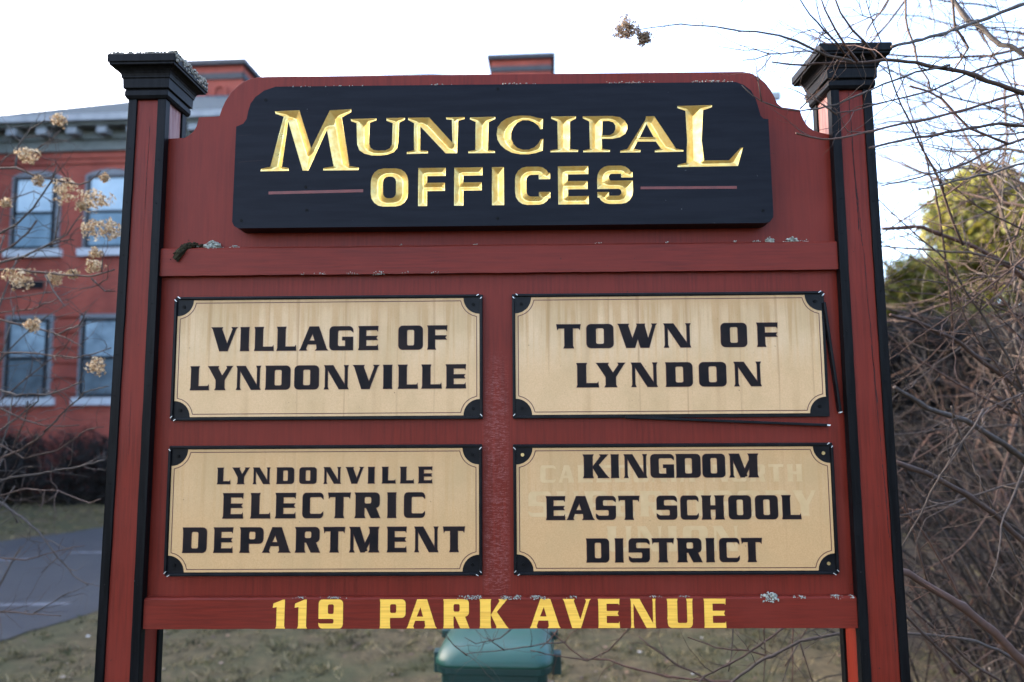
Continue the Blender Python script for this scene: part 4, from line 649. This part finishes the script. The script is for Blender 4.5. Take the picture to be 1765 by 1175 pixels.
# ================================================================ wheeled bin
bx, by = -.125, 2.12; bz = float(ground_z(bx, by)); binr = empty('wheeled_bin', (bx, by, bz), R_(-3)); tag(binr, 'green wheeled bin with a domed lid on the lawn under the sign', 'bin')
M['bin'] = simple('dark green plastic', (.006, .040, .034), (.005, .032, .028), 14, .45, bump=.05); M['lid'] = simple('dull green plastic', (.010, .070, .050), (.018, .070, .052), 5, .44, bump=.06); M['tyre'] = simple('black rubber', (.012, .012, .012), None, 20, .7)
def rr(w, d, z, r, yo=0, n=5): return [(x, y+yo, z) for x, y in rrect(-w/2, -d/2, w/2, d/2, r, n=n)]
MB().rings([rr(.44, .44, .05, .05), rr(.46, .46, .06, .05), rr(.555, .54, .80, .07), rr(.555, .54, .835, .07), rr(.60, .585, .838, .08), rr(.60, .585, .872, .08), rr(.56, .55, .874, .07)]).build('body', M['bin'], binr, smooth=False, bevel=.006)
MB().rings([rr(.575, .575, .874, .09), rr(.612, .605, .876, .10, -.006), rr(.616, .609, .892, .10, -.006), rr(.60, .59, .912, .10, -.004), rr(.572, .555, .935, .11), rr(.53, .50, .955, .12), rr(.47, .43, .968, .12, .02), rr(.36, .30, .975, .1, .04), rr(.1, .1, .978, .04, .05)]).build('lid', M['lid'], binr, smooth=True)
mb = MB(); mb.tube([(-.27, .34, .93), (-.25, .37, .945), (.25, .37, .945), (.27, .34, .93)], .016, 10); mb.tube([(-.27, .34, .93), (-.27, .24, .885)], .016, 8); mb.tube([(.27, .34, .93), (.27, .24, .885)], .016, 8); mb.build('handle', M['bin'], binr, smooth=True)
for sx in (-1, 1):
    MB().rings([[(sx*.318+dx, -.06+dy, z) for dx, dy in ((-.02, -.035), (.03 if sx > 0 else .02, -.035), (.03 if sx > 0 else .02, .035), (-.03 if sx < 0 else -.02, .035))] for z in (.775, .885)]).build('lug', M['bin'], binr, bevel=.006)
    MB().rings([[(sx*.305+dx, .13+dy, z) for dx, dy in ((-.025, -.04), (.025, -.04), (.025, .04), (-.025, .04))] for z in (.895, .945)]).build('hinge', M['bin'], binr, bevel=.01)
    w_ = MB(); w_.tube([(sx*.22, .24, .125), (sx*.28, .24, .125)], .125, 24); w_.build('wheel', M['tyre'], binr, bevel=.012)

# ================================================================ shrubs
def bark(name, a, b, s=60):
    t = NT(name); f = t.noise((1, 1, 1), s, 5.); g = t.n('ShaderNodeNewGeometry'); t.bump(f, .6, .002)
    return t.fin(t.mix(t.mix(a, b, t.ramp(f, [(.35, 0.), (.65, 1.)])), tuple(v*1.5 for v in b), t.math('MULTIPLY', g.outputs['Random Per Island'], .5)), .75, 0, .3)
M['twig'] = bark('brown twig bark', (.082, .050, .036), (.046, .028, .021)); M['twig_grey'] = bark('grey twig bark', (.090, .070, .058), (.046, .036, .030)); M['cane'] = bark('reddish cane bark', (.12, .062, .042), (.075, .042, .031)); M['dark_twig'] = bark('dark twig bark', (.022, .014, .010), (.010, .007, .005)); M['pale_cane'] = bark('pale cane bark', (.15, .105, .075), (.085, .058, .042))
def resample(P, step=.03):
    out = [P[0]]
    for a, b in zip(P, P[1:]):
        d = (Vector(b[:3])-Vector(a[:3])).length; n = max(1, int(d/step))
        for k in range(1, n+1): out.append(tuple(a[i]+(b[i]-a[i])*k/n for i in range(4)))
    return out
def jitter(P, amp):
    d = Vector((0, 0, 0)); out = []
    for i, p in enumerate(P):
        d = d*.75+Vector((random.gauss(0, amp), random.gauss(0, amp), random.gauss(0, amp))); knob = 1+(.35 if i % 4 == 0 else 0)*random.random()
        out.append((p[0]+d.x, p[1]+d.y, p[2]+d.z, p[3]*knob))
    return out
def sidetwigs(mb, P, n, lmin, lmax, r, depth=1, zlim=None):
    for _ in range(n):
        i = random.randrange(1, len(P)-1); p = Vector(P[i][:3]); t_ = (Vector(P[i+1][:3])-Vector(P[i-1][:3])).normalized()
        v = (t_*random.uniform(.3, 1.)+Vector((random.gauss(0, .7), random.gauss(0, .7), random.gauss(.1, .7)))).normalized(); L = random.uniform(lmin, lmax); q = []; rad = min(r, P[i][3]*.7); pos = p.copy(); k = 6
        for s in range(k+1):
            q.append((pos.x, pos.y, pos.z, rad*(1-.75*s/k))); v = (v+Vector((random.gauss(0, .27), random.gauss(0, .27), random.gauss(.02, .27)))).normalized(); pos += v*L/k*random.uniform(.6, 1.4)
        mb.tube([c[:3] for c in q], [c[3] for c in q], 5)
        if depth and random.random() < .6: sidetwigs(mb, q, 2, lmin*.4, lmax*.45, r*.6, depth-1)
def flower(c, r, parent, mat):
    mb = MB(); n = int(90+1100*r); ax, az = random.uniform(.75, 1.25), random.uniform(.75, 1.15)
    for _ in range(n):
        d = Vector((random.gauss(0, 1), random.gauss(0, 1), random.gauss(0, 1))).normalized()*r*random.uniform(.45, 1.0); lob = 1+.2*math.sin(3*math.atan2(d.z, d.x)+c[0]*90); p = Vector(c)+Vector((d.x*ax*lob, d.y*lob, d.z*az*lob)); s = random.uniform(.0045, .0085)*(.7+r*8)
        nrm = (d+Vector((random.gauss(0, .012), random.gauss(0, .012), random.gauss(0, .012)))).normalized(); a = nrm.orthogonal().normalized(); b = nrm.cross(a); ph = random.random()*6.28
        for k in range(4):                              # four petals of a dry floret
            u = math.cos(ph+k*1.571); w = math.sin(ph+k*1.571); e = a*u+b*w; g = a*-w+b*u
            mb.add([p, p+e*s*.6+g*s*.45+nrm*s*.12, p+e*s*1.1+nrm*s*random.uniform(-.1, .4), p+e*s*.6-g*s*.45+nrm*s*.12], [(0, 1, 2, 3)])
    for _ in range(14):
        d = Vector((random.gauss(0, 1), random.gauss(0, 1), random.gauss(0, 1))).normalized()*r*.8; mb.tube([c, tuple(Vector(c)+d*.5+Vector((0, 0, -.003))), tuple(Vector(c)+d)], [.0009, .0007, .0005], 4)
    return mb.build('flower_head', mat, parent)
def petal_mat(name, a, b, c):
    t = NT(name); g = t.n('ShaderNodeNewGeometry'); col = t.ramp(g.outputs['Random Per Island'], [(0., a), (.55, b), (1., c)]); t.fin(col, .8, 0, .2)
    tr = t.n('ShaderNodeBsdfTranslucent'); t.l(col, tr.inputs[0]); mx = t.n('ShaderNodeMixShader'); mx.inputs[0].default_value = .45; t.l(t.p.outputs[0], mx.inputs[1]); t.l(tr.outputs[0], mx.inputs[2]); t.l(mx.outputs[0], t.out.inputs[0]); return t.m
M['petal'] = petal_mat('dry hydrangea petals', (.17, .09, .04), (.56, .39, .21), (.85, .73, .52)); M['petal_dark'] = petal_mat('withered petals', (.10, .065, .045), (.30, .21, .14), (.50, .38, .27))
def shrub(name, label, cat, base, lines, mats, ntw, lrange, rt, root_from):
    sh = empty(name, base); tag(sh, label, cat); B = Vector(base)
    for i, L in enumerate(lines):
        P = jitter(resample(L), .0016); mb = MB(); mb.tube([p[:3] for p in P], [p[3]*1.15 for p in P], 7)
        L0 = P[0]
        sidetwigs(mb, P, ntw(L), *lrange, rt)
        o = mb.build('branch', mats[i % len(mats)], sh, smooth=True); o.location = -B
    return sh
ln = lambda L: sum((Vector(a[:3])-Vector(b[:3])).length for a, b in zip(L, L[1:]))
sh_r = shrub('bare_shrub', 'tall bare shrub whose twigs reach across the right post cap', 'shrub', (2.2, .4, 0), RIGHT_BRANCHES, [M['twig'], M['twig_grey'], M['twig'], M['cane']], lambda L: int(3+ln(L)*5) if L[0][3] < .006 else int(2+ln(L)*3), (.05, .26), .0016, None)
BR = Vector(sh_r.location)
def arch(mb, p, q, sag, r0, r1, sides=6, tw=0, lr=(.1, .4), rt=.002, n=14):
    p, q = Vector(p), Vector(q); P = []
    for k in range(n+1):
        s = k/n; c = p.lerp(q, s)+Vector((0, 0, sag*4*s*(1-s))); P.append((c.x, c.y, c.z, r0+(r1-r0)*s))
    P = jitter(P, .008); mb.tube([c[:3] for c in P], [c[3] for c in P], sides)
    if tw: sidetwigs(mb, P, tw, *lr, rt)
    return P
for i in range(16):                                     # main stems from the ground that carry those branches, right of the frame
    mb = MB(); z1 = random.uniform(1.2, 3.9); arch(mb, (2.1+random.gauss(0, .12), .5+random.gauss(0, .2), 0), (2.15+random.random()*.6, random.uniform(0, .5), z1), random.uniform(.05, .3), .016, .005, 7, 7, (.2, .6), .0025)
    o = mb.build('stem', M['twig_grey'], sh_r, smooth=True); o.location = -BR
for i in range(100):                                     # finer limbs behind the traced ones, coming in from the right
    y0 = random.uniform(.3, 2.2); k = (y0+1.86)/2.2; z0 = random.uniform(1.9, 4.3); mb = MB(); x0 = 1.75*k+random.uniform(-.35, .45)
    L = random.uniform(.45, 1.15)*k; a = R_(random.choice((random.uniform(150, 215), random.uniform(95, 150), random.uniform(215, 260)))); r0 = random.uniform(.003, .006)*k
    P = []; v = Vector((math.cos(a), random.gauss(0, .25), math.sin(a)*.8)).normalized(); p = Vector((x0, y0, z0)); n = 16
    for s in range(n+1):
        P.append((p.x, p.y, p.z, r0*(1-.8*s/n))); v = (v+Vector((random.gauss(0, .10), random.gauss(0, .08), random.gauss(.01, .10)))).normalized(); p = p+v*L/n
    mb.tube([c[:3] for c in P], [c[3] for c in P], 6); sidetwigs(mb, P, 9, .10, .5, r0*.5)
    o = mb.build('branch', M['twig'] if i % 3 else M['twig_grey'], sh_r, smooth=True); o.location = -BR
for c in FLOWERS_R[:3]:
    o = flower(c[:3], c[3], sh_r, M['petal_dark']); o.location = -BR
sh_l = shrub('hydrangea_shrub', 'leafless hydrangea with dry tan flower heads left of the sign', 'shrub', (-2.45, 1.1, 0), LEFT_BRANCHES, [M['twig'], M['twig_grey']], lambda L: int(4+ln(L)*9), (.05, .26), .0019, None)
BL = Vector(sh_l.location)
for i in range(20):
    mb = MB(); arch(mb, (-2.85+random.gauss(0, .1), 1.15+random.gauss(0, .12), 0), (-2.36+random.gauss(0, .1), 1.1+random.gauss(0, .2), random.uniform(1.3, 3.0)), random.uniform(.0, .25), .010, .003, 6, 9, (.12, .45), .0018)
    o = mb.build('stem', M['twig_grey'], sh_l, smooth=True); o.location = -BL
for c in FLOWERS:
    o = flower(c[:3], c[3], sh_l, M['petal']); o.location = -BL

# --- dense thicket right of the sign: arching canes
def thicket(name, label, base, w, d, hgt, nst, mats, twigs, rr_, group=None):
    th = empty(name, (base[0], base[1], float(ground_z(base[0], base[1])))); tag(th, label, 'bush', group)
    mbs = [MB() for _ in mats]
    for i in range(nst):
        a = random.random()*6.283; k = random.random()**.5; mb = mbs[i % len(mats)]; a = a if i % 3 else random.uniform(2.5, 3.8)
        p = (random.gauss(0, .32)*w, random.gauss(0, .3)*d, -.02); k2 = random.random(); q = (p[0]+math.cos(a)*w*(k+.5)*1.2, p[1]+math.sin(a)*d*k, hgt*random.uniform(.05, 1.)*(1-.35*k2))
        arch(mb, p, q, random.uniform(.1, .55)*hgt*.6, rr_*random.uniform(.6, 1.5), rr_*.25, 5, twigs, (.2, .9), rr_*.35)
    for mb, m_ in zip(mbs, mats): mb.build('stems', m_, th, smooth=True)
    return th
thicket('bare_bush', 'nearest tangle of bare arching canes behind the right post', (3.3, 2.6), 1.15, .9, 2.9, 80, [M['dark_twig'], M['pale_cane'], M['dark_twig'], M['twig'], M['dark_twig']], 6, .0065)
thicket('bare_bush', 'bare tangled bush farther back beside the dark hedge', (4.6, 4.6), 1.5, 1.0, 3.2, 90, [M['dark_twig'], M['cane'], M['dark_twig'], M['dark_twig']], 6, .0085)
thicket('bare_bush', 'thin brown bush at the far end of the tangle', (6.3, 6.2), 1.6, 1.2, 3.6, 60, [M['dark_twig']], 6, .010)
def leaf_mat(name, stops, trans=.25):
    t = NT(name); g = t.n('ShaderNodeNewGeometry'); col = t.ramp(g.outputs['Random Per Island'], stops); t.fin(col, .65, 0, .3)
    tr = t.n('ShaderNodeBsdfTranslucent'); t.l(col, tr.inputs[0]); mx = t.n('ShaderNodeMixShader'); mx.inputs[0].default_value = trans; t.l(t.p.outputs[0], mx.inputs[1]); t.l(tr.outputs[0], mx.inputs[2]); t.l(mx.outputs[0], t.out.inputs[0]); return t.m
def leaves(name, mat, parent, clumps, per, size, flat=1., wid=.4):
    C_ = np.repeat(np.array([c[:3] for c in clumps]), per, 0); r = np.repeat(np.array([c[3] for c in clumps]), per); n = len(C_)
    d = RNG.normal(size=(n, 3)); d /= np.linalg.norm(d, axis=1)[:, None]; P = C_+d*(r*RNG.random(n)**.45)[:, None]*np.array([1, 1, flat])
    a = RNG.normal(size=(n, 3)); a /= np.linalg.norm(a, axis=1)[:, None]; b = np.cross(a, RNG.normal(size=(n, 3))); b /= np.linalg.norm(b, axis=1)[:, None]; s = (size*RNG.uniform(.6, 1.4, n))[:, None]
    V = np.stack([P-a*s, P-b*s*wid, P+a*s, P+b*s*wid], 1).reshape(-1, 3); return np_mesh(name, V, np.arange(4*n).reshape(-1, 4), mat, parent)
M['yew'] = leaf_mat('dark evergreen needles', [(0., (.006, .008, .006)), (.6, (.013, .016, .010)), (1., (.026, .028, .018))], .1)
M['cedar'] = leaf_mat('yellow green cedar', [(0., (.045, .055, .012)), (.5, (.12, .118, .020)), (1., (.24, .20, .032))], .35)
def tree(name, label, cat, x, y, h, w, mat, ncl, per, size, z0=.8, group=None, shape=1.):
    tr = empty(name, (x, y, float(ground_z(x, y)))); tag(tr, label, cat, group)
    mb = MB(); mb.tube([(0, 0, -.1), (.03, 0, h*.3), (-.02, .03, h*.6), (0, 0, h*.93)], [h*.022, h*.018, h*.011, h*.003], 8); cl = []
    for i in range(ncl):
        k = random.random(); z = z0+(h-z0)*k; rad = w*(1-k*.8)**shape*random.uniform(.35, 1.); a = random.random()*6.283; c = (math.cos(a)*rad, math.sin(a)*rad, z-.15*rad, w*random.uniform(.14, .30)); cl.append(c)
        if i % 3 == 0: mb.tube([(0, 0, z-.3*rad), (c[0]*.5, c[1]*.5, z-.2*rad), c[:3]], [h*.006, h*.004, h*.0015], 5)
    mb.build('trunk', M['dark_twig'], tr, smooth=True); leaves('crown', mat, tr, cl, per, size, .8); return tr
tree('evergreen_tree', 'sunlit yellow green evergreen rising behind the bare shrubs on the right', 'tree', 17.4, 24, 10.6, 4.9, M['cedar'], 170, 330, .17, 1.0)
tree('evergreen_tree', 'smaller dull green evergreen between the hedge and the sunlit tree', 'tree', 13.2, 21, 6.9, 3.0, M['cedar'], 90, 220, .14, .8)
M['brush'] = leaf_mat('dark brown brush', [(0., (.005, .004, .003)), (.6, (.011, .008, .006)), (1., (.028, .020, .015))], .05)
hd = empty('brush_hedge', (9.5, 11.5, 0)); tag(hd, 'dark brown leafless hedge at the back of the lawn on the right', 'hedge')
cl = []
for _ in range(420):
    x = random.uniform(-4.2, 7.5); cl.append((x, random.gauss(0, .5), random.uniform(.25, 4.0+.45*math.sin(x*1.3)+.25*math.sin(x*3.1)), random.uniform(.35, .6)))
leaves('foliage', M['brush'], hd, cl, 260, .17, 1., .07)
mb = MB()
for x in np.arange(-4, 6.5, .8): mb.tube([(x, 0, -.1), (x+random.gauss(0, .1), 0, 1.5), (x+random.gauss(0, .2), .1, 3)], [.06, .045, .02], 6)
mb.build('trunk', M['dark_twig'], hd)
# --- unseen evergreens added past the left edge to keep sun off lawn and drive
wd = empty('added_tree_belt', (-18, 8, 0)); tag(wd, 'unseen evergreens added to keep low sun off the lawn and drive', 'added trees', kind='stuff')
cl = []
for i in range(26):
    y0 = -16+i*1.08+random.gauss(0, .4); x0 = random.gauss(0, .9); hh = random.uniform(11.1, 11.6)
    for _ in range(70):
        k = random.random()**.8; a = random.random()*6.283; rad = 2.1*(1-.62*k)*random.uniform(.3, 1); cl.append((x0+math.cos(a)*rad, y0+math.sin(a)*rad, .5+(hh-.5)*k, .75*(1-.45*k)))
leaves('crown', M['yew'], wd, cl, 130, .19); wd.children[0]['kind'] = 'stuff'  # foliage of the added unseen left belt
wr = empty('added_tree_belt', (9, -7, 0)); tag(wr, 'unseen evergreens added to darken what the sign reflects', 'added trees', kind='stuff'); cl = []  # second unseen belt, added so the sign reflects something darker
for i in range(8):
    x0 = -2.5+i*.9+random.gauss(0, .3); y0 = -4+i*1.5+random.gauss(0, .5); hh = random.uniform(5.5, 8.5)
    for _ in range(40):
        k = random.random()**.8; a = random.random()*6.283; rad = 1.9*(1-.8*k)*random.uniform(.3, 1); cl.append((x0+math.cos(a)*rad, y0+math.sin(a)*rad, .4+(hh-.5)*k, .75*(1-.45*k)))
leaves('crown', M['yew'], wr, cl, 130, .19); wr.children[0]['kind'] = 'stuff'  # foliage of the added unseen right belt
# --- dark foundation shrubs below the windows
for i, (x, y, w, lab) in enumerate(((-12.6, 14.6, 1.7, 'dark leafless bush under the windows at the left edge'), (-9.6, 14.9, 1.6, 'dark leafless bush under the windows next to the left post'), (-6.4, 15.2, 1.6, 'dark leafless bush hidden mostly behind the sign'))):
    th = thicket('foundation_bush', lab, (x, y), w, .9, 1.9, 60, [M['dark_twig']], 6, .012, 'bushes along the building')
    leaves('foliage', M['brush'], th, [(random.gauss(0, .5)*w, random.gauss(0, .3), random.uniform(.1, 1.45), .4) for _ in range(60)], 110, .15, 1., .08)
